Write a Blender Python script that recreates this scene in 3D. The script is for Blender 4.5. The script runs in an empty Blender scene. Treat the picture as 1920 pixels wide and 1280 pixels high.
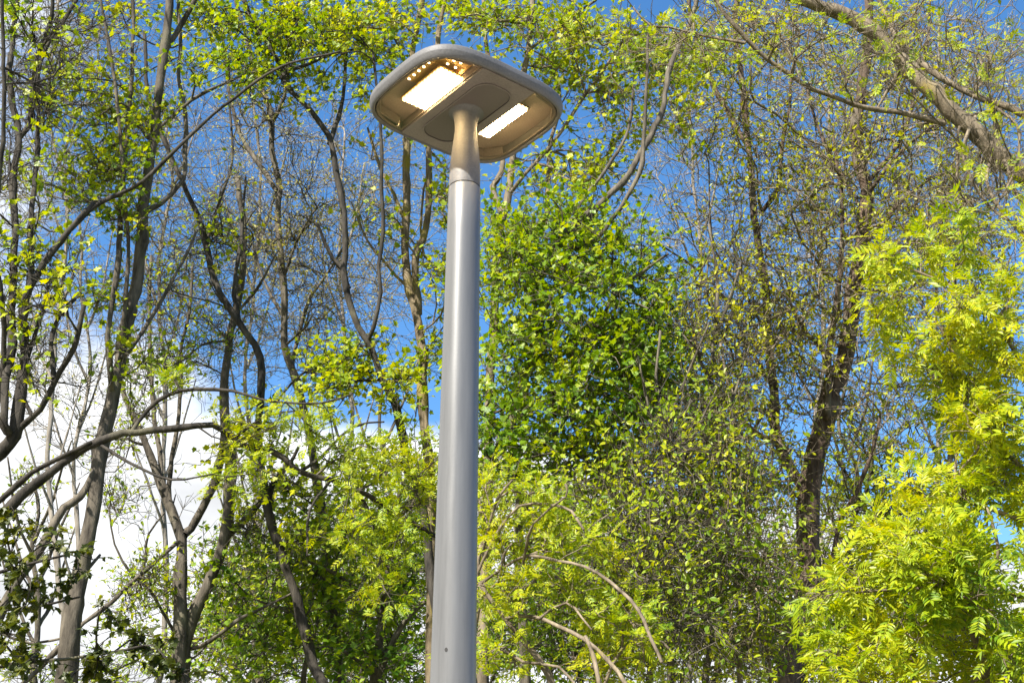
import bpy, math, random
import numpy as np
from mathutils import Matrix, Vector

# ------------------------------------------------------------------ camera
scene = bpy.context.scene
col = scene.collection
FPX, PITCH, ROLL = 2500.0, 0.4379, 0.0052          # focal length in photo pixels (1920 wide)
CAM = np.array([0.0, 0.0, 1.6])
FW = np.array([0, math.cos(PITCH), math.sin(PITCH)])
_up = np.array([0, -math.sin(PITCH), math.cos(PITCH)])
_rt = np.array([1.0, 0, 0])
RT = math.cos(ROLL) * _rt + math.sin(ROLL) * _up
UP = -math.sin(ROLL) * _rt + math.cos(ROLL) * _up
cam_data = bpy.data.cameras.new('camera')
cam_data.sensor_width = 36.0
cam_data.lens = FPX / 1920 * 36.0
cam_data.clip_end = 3000
cam = bpy.data.objects.new('camera', cam_data)
M = Matrix.Identity(4)
for i in range(3):
    M[i][0], M[i][1], M[i][2], M[i][3] = RT[i], UP[i], -FW[i], CAM[i]
cam.matrix_world = M
col.objects.link(cam)
scene.camera = cam

# ------------------------------------------------------------------ light
SUN_EL, SUN_LEFT = math.radians(45), math.radians(38)      # behind the camera, to its left
SUN = np.array([-math.sin(SUN_LEFT) * math.cos(SUN_EL), -math.cos(SUN_LEFT) * math.cos(SUN_EL), math.sin(SUN_EL)])
world = bpy.data.worlds.new('World')
scene.world = world
world.use_nodes = True
wt = world.node_tree
wt.nodes.clear()
def wn(t, **k):
    n = wt.nodes.new(t)
    for a, b in k.items():
        setattr(n, a, b)
    return n
sky = wn('ShaderNodeTexSky', sky_type='NISHITA', sun_disc=False, sun_elevation=SUN_EL,
         sun_rotation=math.pi + SUN_LEFT, air_density=1.0, dust_density=0.15, ozone_density=2.2, altitude=300)
bg = wn('ShaderNodeBackground'); bg.inputs['Strength'].default_value = 0.112
tc = wn('ShaderNodeTexCoord')
sep = wn('ShaderNodeSeparateXYZ'); wt.links.new(tc.outputs['Generated'], sep.inputs[0])
noi = wn('ShaderNodeTexNoise'); noi.inputs['Scale'].default_value = 3.1; noi.inputs['Detail'].default_value = 9
noi.inputs['Roughness'].default_value = 0.55; noi.inputs['Distortion'].default_value = 0.25
mp = wn('ShaderNodeMapping'); mp.inputs['Scale'].default_value = (1, 1, 1.9); mp.inputs['Location'].default_value = (0.7, 2.4, 0.3)
wt.links.new(tc.outputs['Generated'], mp.inputs[0]); wt.links.new(mp.outputs[0], noi.inputs['Vector'])
def wmath(op, a, b, clamp=False):
    n = wn('ShaderNodeMath', operation=op, use_clamp=clamp)
    for i, v in enumerate((a, b)):
        if isinstance(v, (int, float)): n.inputs[i].default_value = v
        else: wt.links.new(v, n.inputs[i])
    return n.outputs[0]
# a bank of cumulus low over the horizon, thin cloud above it
low = wmath('MULTIPLY', wmath('SUBTRACT', wmath('SUBTRACT', 0.337, wmath('MULTIPLY', sep.outputs['X'], 0.12)), sep.outputs['Z']), 9.0)
west = wmath('MULTIPLY', wmath('SUBTRACT', wmath('MULTIPLY', sep.outputs['X'], -1.0), 0.24), 1.6)
cl = wmath('ADD', wmath('MULTIPLY', wmath('SUBTRACT', noi.outputs['Fac'], 0.5), 2.4), wmath('MAXIMUM', low, west))
cov = wn('ShaderNodeMapRange', interpolation_type='SMOOTHSTEP'); cov.inputs['From Min'].default_value = -0.05; cov.inputs['From Max'].default_value = 0.32
wt.links.new(cl, cov.inputs['Value'])
cb = wn('ShaderNodeBackground'); cb.inputs['Color'].default_value = (0.95, 0.97, 1.0, 1); cb.inputs['Strength'].default_value = 0.75
hs = wn('ShaderNodeHueSaturation'); hs.inputs['Saturation'].default_value = 1.25
noi2 = wn('ShaderNodeTexNoise'); noi2.inputs['Scale'].default_value = 8.0; noi2.inputs['Detail'].default_value = 6
wt.links.new(mp.outputs[0], noi2.inputs['Vector'])
cst = wn('ShaderNodeMapRange'); cst.inputs['From Min'].default_value = 0.3; cst.inputs['From Max'].default_value = 0.65; cst.inputs['To Min'].default_value = 0.36; cst.inputs['To Max'].default_value = 0.62
wt.links.new(noi2.outputs['Fac'], cst.inputs['Value']); wt.links.new(cst.outputs[0], cb.inputs['Strength'])
mixs = wn('ShaderNodeMixShader'); out = wn('ShaderNodeOutputWorld')
wt.links.new(sky.outputs[0], hs.inputs['Color']); wt.links.new(hs.outputs[0], bg.inputs['Color'])
wt.links.new(cov.outputs[0], mixs.inputs[0]); wt.links.new(bg.outputs[0], mixs.inputs[1]); wt.links.new(cb.outputs[0], mixs.inputs[2])
wt.links.new(mixs.outputs[0], out.inputs['Surface'])

sd = bpy.data.lights.new('sun', 'SUN')
sd.energy = 5.0; sd.angle = math.radians(0.53); sd.color = (1.0, 0.95, 0.86)
so = bpy.data.objects.new('sun', sd); col.objects.link(so)
so.rotation_euler = Vector(SUN).to_track_quat('Z', 'Y').to_euler()
so.location = (0, 0, 30)

scene.view_settings.view_transform = 'Standard'
scene.view_settings.look = 'None'
scene.view_settings.gamma = 1.0
scene.view_settings.use_curve_mapping = False
scene.view_settings.exposure = 1.25
scene.render.engine = 'CYCLES'
cy = scene.cycles
cy.use_denoising = True
cy.max_bounces = 7; cy.diffuse_bounces = 3; cy.glossy_bounces = 3; cy.transmission_bounces = 5; cy.transparent_max_bounces = 8
cy.caustics_reflective = False; cy.caustics_refractive = False
cy.sample_clamp_indirect = 6.0

# ------------------------------------------------------------------ materials
def mat(name):
    m = bpy.data.materials.new(name); m.use_nodes = True
    nt = m.node_tree; nt.nodes.clear()
    o = nt.nodes.new('ShaderNodeOutputMaterial')
    return m, nt, o
def node(nt, t, **k):
    n = nt.nodes.new(t)
    for a, b in k.items(): setattr(n, a, b)
    return n
def ramp(nt, fac, stops):
    r = node(nt, 'ShaderNodeValToRGB')
    while len(r.color_ramp.elements) < len(stops): r.color_ramp.elements.new(0.5)
    for e, (p, c) in zip(r.color_ramp.elements, stops):
        e.position = p; e.color = (*c, 1)
    nt.links.new(fac, r.inputs[0])
    return r.outputs[0]

def bark(name, dark, light, moss=None, mossy=0.5, scale=.5):
    m, nt, o = mat(name)
    t = node(nt, 'ShaderNodeTexCoord')
    mp = node(nt, 'ShaderNodeMapping'); mp.inputs['Scale'].default_value = (9 * scale, 9 * scale, 2.2 * scale)
    nt.links.new(t.outputs['Object'], mp.inputs[0])
    n1 = node(nt, 'ShaderNodeTexNoise'); n1.inputs['Scale'].default_value = 3.0; n1.inputs['Detail'].default_value = 7; n1.inputs['Roughness'].default_value = 0.65
    nt.links.new(mp.outputs[0], n1.inputs['Vector'])
    c = ramp(nt, n1.outputs['Fac'], [(0.32, dark), (0.52, [(a + b) / 2 for a, b in zip(dark, light)]), (0.68, light)])
    if moss:
        n2 = node(nt, 'ShaderNodeTexNoise'); n2.inputs['Scale'].default_value = 2.6; n2.inputs['Detail'].default_value = 6
        nt.links.new(t.outputs['Object'], n2.inputs['Vector'])
        mr = node(nt, 'ShaderNodeMapRange'); mr.inputs['From Min'].default_value = mossy; mr.inputs['From Max'].default_value = mossy + 0.14
        nt.links.new(n2.outputs['Fac'], mr.inputs['Value'])
        mx = node(nt, 'ShaderNodeMix', data_type='RGBA'); mx.inputs[7].default_value = (*moss, 1)
        nt.links.new(mr.outputs[0], mx.inputs[0]); nt.links.new(c, mx.inputs[6]); c = mx.outputs[2]
    b = node(nt, 'ShaderNodeBsdfPrincipled'); b.inputs['Roughness'].default_value = 0.85; b.inputs['Specular IOR Level'].default_value = 0.25
    nt.links.new(c, b.inputs['Base Color'])
    bu = node(nt, 'ShaderNodeBump'); bu.inputs['Strength'].default_value = 0.9; bu.inputs['Distance'].default_value = 0.025
    nt.links.new(n1.outputs['Fac'], bu.inputs['Height']); nt.links.new(bu.outputs[0], b.inputs['Normal'])
    nt.links.new(b.outputs[0], o.inputs[0])
    return m

def leafmat(name, young, mid, old, trans=0.38, rough=0.42):
    m, nt, o = mat(name)
    g = node(nt, 'ShaderNodeNewGeometry'); oi = node(nt, 'ShaderNodeObjectInfo'); t = node(nt, 'ShaderNodeTexCoord')
    a = node(nt, 'ShaderNodeMath', operation='ADD'); nt.links.new(g.outputs['Random Per Island'], a.inputs[0]); nt.links.new(oi.outputs['Random'], a.inputs[1])
    f = node(nt, 'ShaderNodeMath', operation='FRACT'); nt.links.new(a.outputs[0], f.inputs[0])
    n = node(nt, 'ShaderNodeTexNoise'); n.inputs['Scale'].default_value = 1.3; n.inputs['Detail'].default_value = 3
    nt.links.new(g.outputs['Position'], n.inputs['Vector'])
    mr = node(nt, 'ShaderNodeMapRange'); mr.inputs['From Min'].default_value = 0.3; mr.inputs['From Max'].default_value = 0.7
    nt.links.new(n.outputs['Fac'], mr.inputs['Value'])
    mm = node(nt, 'ShaderNodeMix', data_type='FLOAT'); mm.inputs[0].default_value = 0.5
    nt.links.new(f.outputs[0], mm.inputs[2]); nt.links.new(mr.outputs[0], mm.inputs[3])
    c = ramp(nt, mm.outputs[0], [(0.12, old), (0.5, mid), (0.88, young)])
    b = node(nt, 'ShaderNodeBsdfPrincipled'); b.inputs['Roughness'].default_value = rough; b.inputs['Specular IOR Level'].default_value = 0.35
    nt.links.new(c, b.inputs['Base Color'])
    tr = node(nt, 'ShaderNodeBsdfTranslucent')
    hs = node(nt, 'ShaderNodeHueSaturation'); hs.inputs['Hue'].default_value = 0.488; hs.inputs['Saturation'].default_value = 1.1; hs.inputs['Value'].default_value = 1.35
    nt.links.new(c, hs.inputs['Color']); nt.links.new(hs.outputs[0], tr.inputs['Color'])
    mx = node(nt, 'ShaderNodeMixShader'); mx.inputs[0].default_value = trans
    nt.links.new(b.outputs[0], mx.inputs[1]); nt.links.new(tr.outputs[0], mx.inputs[2]); nt.links.new(mx.outputs[0], o.inputs[0])
    return m

BARK = {
    'grey': bark('bark_grey', (0.026, 0.021, 0.016), (0.17, 0.145, 0.11), (.16, .145, .09), .57),
    'dark': bark('bark_dark', (0.010, 0.0085, 0.007), (0.085, 0.073, 0.058), (.12, .11, .07), .6),
    'tan': bark('bark_tan', (0.07, 0.054, 0.036), (0.29, 0.235, 0.165), (0.26, 0.20, 0.04), 0.62),
    'mossy': bark('bark_mossy', (0.07, 0.052, 0.03), (0.27, 0.21, 0.13), (0.24, 0.19, 0.025), 0.53),
    'brown': bark('bark_brown', (0.024, 0.016, 0.011), (0.18, 0.125, 0.09), (.15, .13, .10), .55),
    'pale': bark('bark_pale', (0.12, 0.105, 0.085), (0.34, 0.30, 0.25)),
}
LEAF = {
    'lime': leafmat('leaf_lime', (0.50, 0.47, 0.010), (0.33, 0.40, 0.010), (0.12, 0.22, 0.010), .42),
    'fresh': leafmat('leaf_fresh', (0.48, 0.47, 0.010), (0.27, 0.36, 0.012), (0.09, 0.18, 0.011), .42),
    'green': leafmat('leaf_green', (0.38, 0.42, 0.010), (0.19, 0.30, 0.011), (0.06, 0.15, 0.010), .42),
    'olive': leafmat('leaf_olive', (0.52, 0.49, 0.012), (0.34, 0.37, 0.012), (0.13, 0.18, 0.010), .42),
    'shade_dark': leafmat('leaf_shade_dark', (0.17, 0.17, 0.012), (0.065, 0.085, 0.010), (0.028, 0.042, 0.008), 0.35),  # leaf colour darkened to stand for shade
    'bud': leafmat('leaf_bud', (0.50, 0.45, 0.12), (0.38, 0.36, 0.10), (0.24, 0.25, 0.06), 0.45),
}

# ------------------------------------------------------------------ helpers
def rng(seed): return np.random.default_rng(seed)
def unproj(px, py, y):
    px = np.asarray(px, float); py = np.asarray(py, float)
    d = FW + RT * ((px - 960) / FPX)[..., None] - UP * ((py - 640) / FPX)[..., None]
    return CAM + d * (np.asarray(y, float) / d[..., 1])[..., None]
def project(P):
    Q = P - CAM; w = Q @ FW
    return 960 + FPX * (Q @ RT) / w, 640 - FPX * (Q @ UP) / w
def norm(v): return v / np.maximum(np.linalg.norm(v, axis=-1, keepdims=True), 1e-9)

def link(name, me, parent=None):
    o = bpy.data.objects.new(name, me); col.objects.link(o)
    if parent is not None: o.parent = parent
    return o
def tag(o, label=None, cat=None, group=None, kind=None):
    for k, v in (('label', label), ('category', cat), ('group', group), ('kind', kind)):
        if v: o[k] = v
    return o
def fast_mesh(name, V, F4=None, F3=None, material=None, smooth=True):
    """numpy vertices with quads and/or triangles -> mesh"""
    me = bpy.data.meshes.new(name)
    F4 = np.zeros((0, 4), int) if F4 is None or len(F4) == 0 else np.asarray(F4)
    F3 = np.zeros((0, 3), int) if F3 is None or len(F3) == 0 else np.asarray(F3)
    me.vertices.add(len(V)); me.vertices.foreach_set('co', np.asarray(V, np.float32).ravel())
    idx = np.concatenate([F4.ravel(), F3.ravel()]).astype(np.int32)
    me.loops.add(len(idx)); me.loops.foreach_set('vertex_index', idx)
    nf = len(F4) + len(F3)
    st = np.concatenate([np.arange(len(F4)) * 4, len(F4) * 4 + np.arange(len(F3)) * 3]).astype(np.int32)
    me.polygons.add(nf); me.polygons.foreach_set('loop_start', st)
    me.polygons.foreach_set('use_smooth', np.full(nf, smooth))
    me.update(calc_edges=True); me.validate()
    if material: me.materials.append(material)
    return me
class MB:
    def __init__(s): s.V = []; s.Q = []; s.T = []; s.n = 0
    def add(s, V, Q=None, T=None):
        V = np.asarray(V, float)
        if Q is not None and len(Q): s.Q.append(np.asarray(Q) + s.n)
        if T is not None and len(T): s.T.append(np.asarray(T) + s.n)
        s.V.append(V); s.n += len(V)
    def mesh(s, name, material, smooth=True, origin=(0, 0, 0)):
        return fast_mesh(name, np.concatenate(s.V) - np.asarray(origin), np.concatenate(s.Q) if s.Q else None, np.concatenate(s.T) if s.T else None, material, smooth)

def tube(P, R, sides, cap=False):
    P = np.asarray(P, float); n = len(P)
    T = np.empty_like(P); T[1:-1] = P[2:] - P[:-2]; T[0] = P[1] - P[0]; T[-1] = P[-1] - P[-2]
    T = norm(T)
    m = np.abs(T.mean(0)); ref = np.zeros(3); ref[int(np.argmin(m))] = 1
    N = norm(np.cross(T, ref)); B = np.cross(T, N)
    a = np.arange(sides) * 2 * math.pi / sides
    V = P[:, None] + R[:, None, None] * (np.cos(a)[None, :, None] * N[:, None] + np.sin(a)[None, :, None] * B[:, None])
    i = np.arange(n - 1)[:, None] * sides; j = np.arange(sides)[None]; k = (j + 1) % sides
    Q = np.stack([i + j, i + k, i + sides + k, i + sides + j], -1).reshape(-1, 4)
    V = V.reshape(-1, 3)
    Tr = None
    if cap:
        V = np.vstack([V, P[-1] + T[-1] * R[-1] * 0.4]); b = (n - 1) * sides
        Tr = np.array([(b + q, b + (q + 1) % sides, len(V) - 1) for q in range(sides)])
    return V, Q, Tr

def spline(P, step):
    """Catmull-Rom through P, resampled at about step; returns points and parameter 0..1"""
    P = np.asarray(P, float)
    if len(P) == 2: P = np.array([P[0], (P[0] + P[1]) / 2, P[1]])
    E = np.vstack([2 * P[0] - P[1], P, 2 * P[-1] - P[-2]])
    out = []
    for i in range(len(P) - 1):
        p0, p1, p2, p3 = E[i:i + 4]
        k = max(2, int(np.linalg.norm(p2 - p1) / step))
        t = np.arange(k)[:, None] / k
        out.append(0.5 * (2 * p1 + (p2 - p0) * t + (2 * p0 - 5 * p1 + 4 * p2 - p3) * t ** 2 + (3 * p1 - p0 - 3 * p2 + p3) * t ** 3))
    return np.vstack(out + [P[-1:]])

# ------------------------------------------------------------------ leaves (templates: base at the origin, tip along +Y, face up +Z, length 1)
def leaf_ovate():
    V = np.array([(0, 0, 0), (-.26, .3, .07), (-.2, .66, .06), (0, 1, -.06), (.2, .66, .06), (.26, .3, .07), (0, .5, -.01)])
    return V[:6], np.array([(0, 2, 1), (0, 3, 2), (0, 4, 3), (0, 5, 4)])
def leaf_maple():
    pts = [(0, 0), (-.2, -.03), (-.42, .08), (-.3, .22), (-.56, .45), (-.3, .48), (-.24, .62), (0, 1), (.24, .62), (.3, .48), (.56, .45), (.3, .22), (.42, .08), (.2, -.03)]
    V = [(x, y, .10 * abs(x) - .10 * max(0, y - .5) - .05 * (abs(x) > .4)) for x, y in pts] + [(0, .36, 0.0)]
    n = len(pts)
    return np.array(V), np.array([(i, n, (i + 1) % n) if False else ((i + 1) % n, n, i) for i in range(n)])
def leaf_pinnate(pairs=5, seed=0):
    r = rng(seed); V = []; T = []
    def let(base, ang, ln, wd, tw):
        d = np.array([math.sin(ang), math.cos(ang), 0.0]); s = np.array([d[1], -d[0], 0.0]); u = np.array([0, 0, 1.0])
        k = len(V)
        for f, w, z in ((0, 0, 0), (.35, -1, .25), (.75, -.62, .1), (1, 0, -.45), (.75, .62, .1), (.35, 1, .25), (.5, 0, -.02)):
            V.append(base + d * f * ln + s * w * wd + u * (z * wd * 1.2 + w * tw * wd))
        T.extend([(k, k + 6, k + 1), (k + 1, k + 6, k + 2), (k + 2, k + 6, k + 3), (k + 3, k + 6, k + 4), (k + 4, k + 6, k + 5), (k + 5, k + 6, k)])
    for i in range(pairs):
        f = .26 + .6 * i / (pairs - 1)
        base = np.array([0, f, -.16 * f * f])
        for s in (-1, 1):
            let(base, s * r.uniform(.75, 1.05), r.uniform(.34, .44) * (1 - .25 * abs(f - .5)), r.uniform(.048, .062), s * r.uniform(-.2, .5))
    let(np.array([0, .87, -.13]), r.uniform(-.1, .1), .36, .055, 0)
    k = len(V); w = .009
    V += [np.array(q) for q in ((-w, 0, 0), (w, 0, 0), (-w * .7, .5, -.04), (w * .7, .5, -.04), (0, .9, -.13))]
    T += [(k, k + 1, k + 3), (k, k + 3, k + 2), (k + 2, k + 3, k + 4)]
    return np.array(V), np.array(T)
TEMPL = {'ovate': [leaf_ovate()], 'maple': [leaf_maple()], 'pinnate': [leaf_pinnate(5, 1), leaf_pinnate(4, 2), leaf_pinnate(6, 3), leaf_pinnate(5, 4), leaf_pinnate(3, 5)]}

def leaf_frames(pos, out, size, r, face=1.0, droop=0.15):
    """rotation+scale matrices for leaves at pos pointing roughly along out, faces turned to the light"""
    n = len(pos)
    d = norm(out + r.normal(0, .55, (n, 3)) + np.array([0, 0, -droop]))
    nz = norm(np.array([0, 0, .45]) * face + SUN * .95 * face + r.normal(0, .5, (n, 3)))
    x = norm(np.cross(d, nz)); z = np.cross(x, d)
    S = (size * r.uniform(.65, 1.25, n))[:, None, None]
    return np.stack([x, d, z], -1) * S          # columns = leaf axes
def leaf_mesh(name, pos, Mx, kind, material, r, origin):
    vs, ts, n0 = [], [], 0
    tem = TEMPL[kind]; pick = r.integers(0, len(tem), len(pos))
    for k, (V, T) in enumerate(tem):
        s = pick == k
        if not s.any(): continue
        W = np.einsum('nij,vj->nvi', Mx[s], V) + pos[s][:, None]
        F = T[None] + (np.arange(s.sum()) * len(V))[:, None, None] + n0
        vs.append(W.reshape(-1, 3)); ts.append(F.reshape(-1, 3)); n0 += s.sum() * len(V)
    return fast_mesh(name, np.concatenate(vs) - origin, None, np.concatenate(ts), material, False)
LEAF_OBJ_MESH = {}
def leaf_obj_mesh(kind, colr, k):
    key = (kind, colr, k)
    if key not in LEAF_OBJ_MESH:
        V, T = TEMPL[kind][k]
        LEAF_OBJ_MESH[key] = fast_mesh('leaf', V, None, T, LEAF[colr], False)
    return LEAF_OBJ_MESH[key]

# ------------------------------------------------------------------ trees
def grow(P, D, R, A, r, bf=0.25, pen=0.7, step=0.12, wig=0.06):
    """connects attractor points A to skeleton points P (tangent D, radius R) as a branching tree of twigs"""
    m = len(A); cap = len(P) + m * 40
    NP = np.zeros((cap, 3)); ND = np.zeros((cap, 3)); NL = np.zeros(cap); PA = np.full(cap, -1)
    n = len(P); NP[:n] = P; ND[:n] = D
    best = np.full(m, 1e9); bi = np.zeros(m, int); idx = np.arange(m)
    def upd(a, b):
        d = A[None] - NP[a:b, None]; L = np.linalg.norm(d, axis=-1) + 1e-6
        c = np.einsum('kmi,ki->km', d, ND[a:b]) / L
        cost = L * (1 + pen * (1 - c)) + bf * NL[a:b, None]
        k = cost.argmin(0); cm = cost[k, idx]; s = cm < best
        best[s] = cm[s]; bi[s] = k[s] + a
    for a in range(0, n, 200): upd(a, min(n, a + 200))
    n0 = n; tip = np.zeros(m, int); used = np.zeros(m, bool)
    for _ in range(m):
        j = int(np.argmin(np.where(used, 1e12, best))); i = int(bi[j]); used[j] = True
        p, q = NP[i], A[j]; L = np.linalg.norm(q - p)
        k = min(30, max(1, int(L / step)))
        c = p + ND[i] * L * 0.35 + np.array([0, 0, -0.05 * L])
        t = (np.arange(1, k + 1) / k)[:, None]
        seg = (1 - t) ** 2 * p + 2 * t * (1 - t) * c + t * t * q
        if k > 1: seg[:-1] += r.normal(0, wig * L / k, (k - 1, 3))
        pv = np.vstack([p[None], seg])
        NP[n:n + k] = seg; ND[n:n + k] = norm(np.diff(pv, axis=0))
        NL[n:n + k] = NL[i] + np.cumsum(np.linalg.norm(np.diff(pv, axis=0), axis=1))
        PA[n] = i; PA[n + 1:n + k] = np.arange(n, n + k - 1)
        tip[j] = n + k - 1
        upd(n, n + k); n += k
    return NP[:n], ND[:n], PA[:n], n0, tip

def twig_mesh(MBo, NP, PA, n0, skR, rtip, e=2.25, rmax=0.05):
    n = len(NP); acc = np.zeros(n); rad = np.zeros(n); main = np.full(n, -1); mr = np.zeros(n)
    for i in range(n - 1, n0 - 1, -1):
        rad[i] = max(rtip ** e, acc[i]) ** (1 / e); p = PA[i]
        acc[p] += rad[i] ** e
        if rad[i] > mr[p]: mr[p] = rad[i]; main[p] = i
    rad = np.minimum(rad, rmax)
    for i in range(n0, n):
        p = PA[i]
        if p >= n0 and main[p] == i: continue
        ch = [i]
        while main[ch[-1]] >= 0: ch.append(main[ch[-1]])
        pts = np.vstack([NP[p][None], NP[ch]]); rr = rad[ch]
        lim = skR[p] * .75 if p < n0 else rad[p]
        rr = np.minimum(np.concatenate([[rr[0]], rr]), max(lim, rtip))
        rr[-1] *= .5
        if len(pts) > 2: pts[1:-1] = pts[1:-1] * .5 + (pts[:-2] + pts[2:]) * .25
        s = 3 if rr.max() < .006 else (4 if rr.max() < .014 else 6)
        V, Q, _ = tube(pts, rr, s); MBo.add(V, Q)
    return rad

tree_n = [0]
def tree(name, label, cat, D, stems, limbs=(), clouds=(), leaf=('maple', 'fresh', .07), barkm='grey', twigm=None, per=5,
         rtip=.0035, bf=.25, pen=.7, parts=0, seed=None, group=None, leafy=1.0, dens=1.6, over=True, clump=1, cn=None, shoots=2, slen=.22, rise=.2, step=.12, ground=True, spread=.05, face=1.0, droop=.15, wig=.06):
    """stems/limbs: (list of photo pixels bottom to top, width0 px, width1 px[, depth drift]); clouds: (cx, cy, rx, ry, n, depth half-range[, depth offset])"""
    tree_n[0] += 1
    r = rng(seed or 100 + tree_n[0])
    ax, ay = stems[0][0][0]
    base = unproj(ax, ay, D); base = np.array([base[0], base[1], 0.0])
    root = link(name, None); root.location = base; root.empty_display_size = .3
    tag(root, label, cat, group)
    SP, SD, SR, SXY = [], [], [], []
    def lay(pts, w0, w1, drift, start=None, first=False, cap=False):
        pts = np.array(pts, float); n = len(pts)
        L = np.concatenate([[0], np.cumsum(np.hypot(*np.diff(pts, axis=0).T))])
        y0 = D if start is None else start
        y = y0 + drift * L / FPX * D + .12 * np.sin(L / 260 + r.uniform(0, 6)) * (L > 0)
        W = unproj(pts[:, 0], pts[:, 1], y)
        wr = np.interp(L, [0, L[-1]], [w0, w1]) / 2 * np.linalg.norm(W - CAM, axis=1) / FPX
        if first and ground and W[0, 2] > .3:
            d = (W[1] - W[0]) / max(abs(W[1, 2] - W[0, 2]), .2)
            gx = W[0] - d * W[0, 2] * .35; gx[2] = -.12
            mid = (W[0] * .5 + gx * .5); mid[:2] += r.normal(0, .05, 2)
            W = np.vstack([gx, mid, W]); wr = np.concatenate([[wr[0] * 1.5, wr[0] * 1.12], wr])
        st = max(.08, min(.16, D / 90))
        P = spline(W, st)
        lw = np.concatenate([[0], np.cumsum(np.linalg.norm(np.diff(W, axis=0), axis=1))])
        lp = np.concatenate([[0], np.cumsum(np.linalg.norm(np.diff(P, axis=0), axis=1))])
        Rr = np.interp(lp / lp[-1] * lw[-1], lw, wr)
        g = r.normal(0, 1, len(P)); g = np.convolve(g, np.ones(3) / 3, 'same')
        Rr = Rr * (1 + .10 * g)
        for _ in range(max(1, len(P) // 22)):      # knots
            q = int(r.integers(2, max(3, len(P) - 2))); Rr[q] *= r.uniform(1.1, 1.3)
        j = r.normal(0, 1, P.shape); k = np.ones(5) / 5
        j = np.stack([np.convolve(j[:, q], k, 'same') for q in range(3)], -1); j[:2] = 0; j[-2:] = 0
        kn = max(3, len(P) // 4); kk = r.normal(0, 1, (kn, 3)); kk[0] = 0
        kk = np.stack([np.interp(np.linspace(0, kn - 1, len(P)), np.arange(kn), kk[:, q]) for q in range(3)], -1)
        P = P + j * np.minimum(Rr, .03)[:, None] * .8 + kk * (np.minimum(Rr, .035) * .45)[:, None]
        T = np.gradient(P, axis=0)
        SP.append(P); SD.append(norm(T)); SR.append(Rr); SXY.append(np.stack(project(P), -1))
        ns_ = 12 if Rr.max() > .05 else 8
        V, Q, Tc = tube(P, Rr, ns_, True)
        C = np.repeat(P, ns_, 0); V[:len(C)] = C + (V[:len(C)] - C) * (1 + r.normal(0, .07, (len(C), 1)))
        sm = MB(); sm.add(V, Q, Tc)
        for _ in range(int(len(P) * .045)):       # short broken stubs
            q = int(r.integers(2, len(P) - 1)); rr = max(.004, Rr[q] * r.uniform(.14, .32))
            d = norm(SD[-1][q] * .7 + norm(r.normal(0, 1, 3)) + np.array([0, 0, .2])); ln = Rr[q] + r.uniform(.06, .32)
            p0 = P[q]; p1 = p0 + d * ln * .55; p2 = p1 + norm(d + r.normal(0, .25, 3) + np.array([0, 0, .25])) * ln * .45
            sv, sq, st_ = tube(np.array([p0, p1, p2]), np.array([rr * 1.3, rr, rr * .7]), 5, True); sm.add(sv, sq, st_)
        return sm.mesh('stem', BARK[barkm], True, base)
    clouds = list(clouds)
    def above(s):      # crowns go on above the picture
        p = list(s[0])
        if not over or p[-1][1] > 45 or s[2] < 5: return s
        x, y = p[-1]; dx = (p[-1][0] - p[-2][0]) / max(30, p[-2][1] - p[-1][1])
        for q in (130, 270, 400): p.append((x + dx * q * .7 + r.normal(0, 14), y - q))
        clouds.append((p[-2][0], p[-2][1] + 30, 190, 150, 9, 1.4, .3, min(.4, leafy)))
        return (p, s[1], s[2] * .5, *s[3:])
    stems = [above(s) for s in stems]; limbs = [above(s) for s in limbs]
    for k, s in enumerate(stems):
        me = lay(s[0], s[1], s[2], s[3] if len(s) > 3 else 0, None if k == 0 else None, True)
        link('trunk', me, root)
    for s in limbs:
        q = np.concatenate(SXY); p = np.concatenate(SP)
        i = int(np.argmin(np.hypot(q[:, 0] - s[0][0][0], q[:, 1] - s[0][0][1])))
        me = lay(s[0], s[1], s[2], s[3] if len(s) > 3 else r.uniform(-.5, .5), p[i, 1])
        link('branch', me, root)
    if clouds:
        P = np.concatenate(SP); Dr = np.concatenate(SD); Rs = np.concatenate(SR)
        A, lf = [], []
        for c in clouds:
            cx, cy, rx, ry, n, dd = c[:6]; off = c[6] if len(c) > 6 else 0
            n = int(n * dens); nc = max(1, int(n / (cn or (8 if clump == 1 else 3))))
            ang = r.uniform(0, 2 * math.pi, nc); rad_ = np.minimum(np.abs(r.normal(0, .72, nc)), 1.7)
            cc = np.stack([cx + rx * rad_ * np.cos(ang), cy + ry * rad_ * np.sin(ang), D + off + r.uniform(-dd, dd, nc)], -1)
            pk = r.integers(0, nc, n)
            sc = (min(rx, ry) * .22 + 8) * clump
            q = cc[pk] + r.normal(0, 1, (n, 3)) * [sc, sc, sc * D / FPX]
            A.append(unproj(q[:, 0], q[:, 1], q[:, 2])); lf.append(np.full(n, c[7] if len(c) > 7 else leafy))
        A = np.concatenate(A); lf = np.concatenate(lf)
        ok = A[:, 2] > .5; A = A[ok]; lf = lf[ok]
        NP, ND, PA, n0, tip = grow(P, Dr, Rs, A, r, bf, pen, step, wig)
        mb = MB(); rad = twig_mesh(mb, NP, PA, n0, Rs, rtip)
        kind, colr, size = leaf
        # short side shoots at every twig end; the leaves sit along them
        T0 = np.repeat(tip, shoots); lfs = np.repeat(lf, shoots); ns = len(T0)
        back_ = r.integers(0, 3, ns)
        for q in range(2):
            p = PA[T0]; go = (back_ > q) & (p >= n0); T0 = np.where(go, p, T0)
        S0 = NP[T0]; sl = slen * r.uniform(.45, 1.3, ns)[:, None]
        sd1 = norm(ND[T0] * .75 + r.normal(0, .55, (ns, 3)) + [0, 0, .25]); sd2 = norm(sd1 + r.normal(0, .35, (ns, 3)) + [0, 0, rise])
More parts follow.
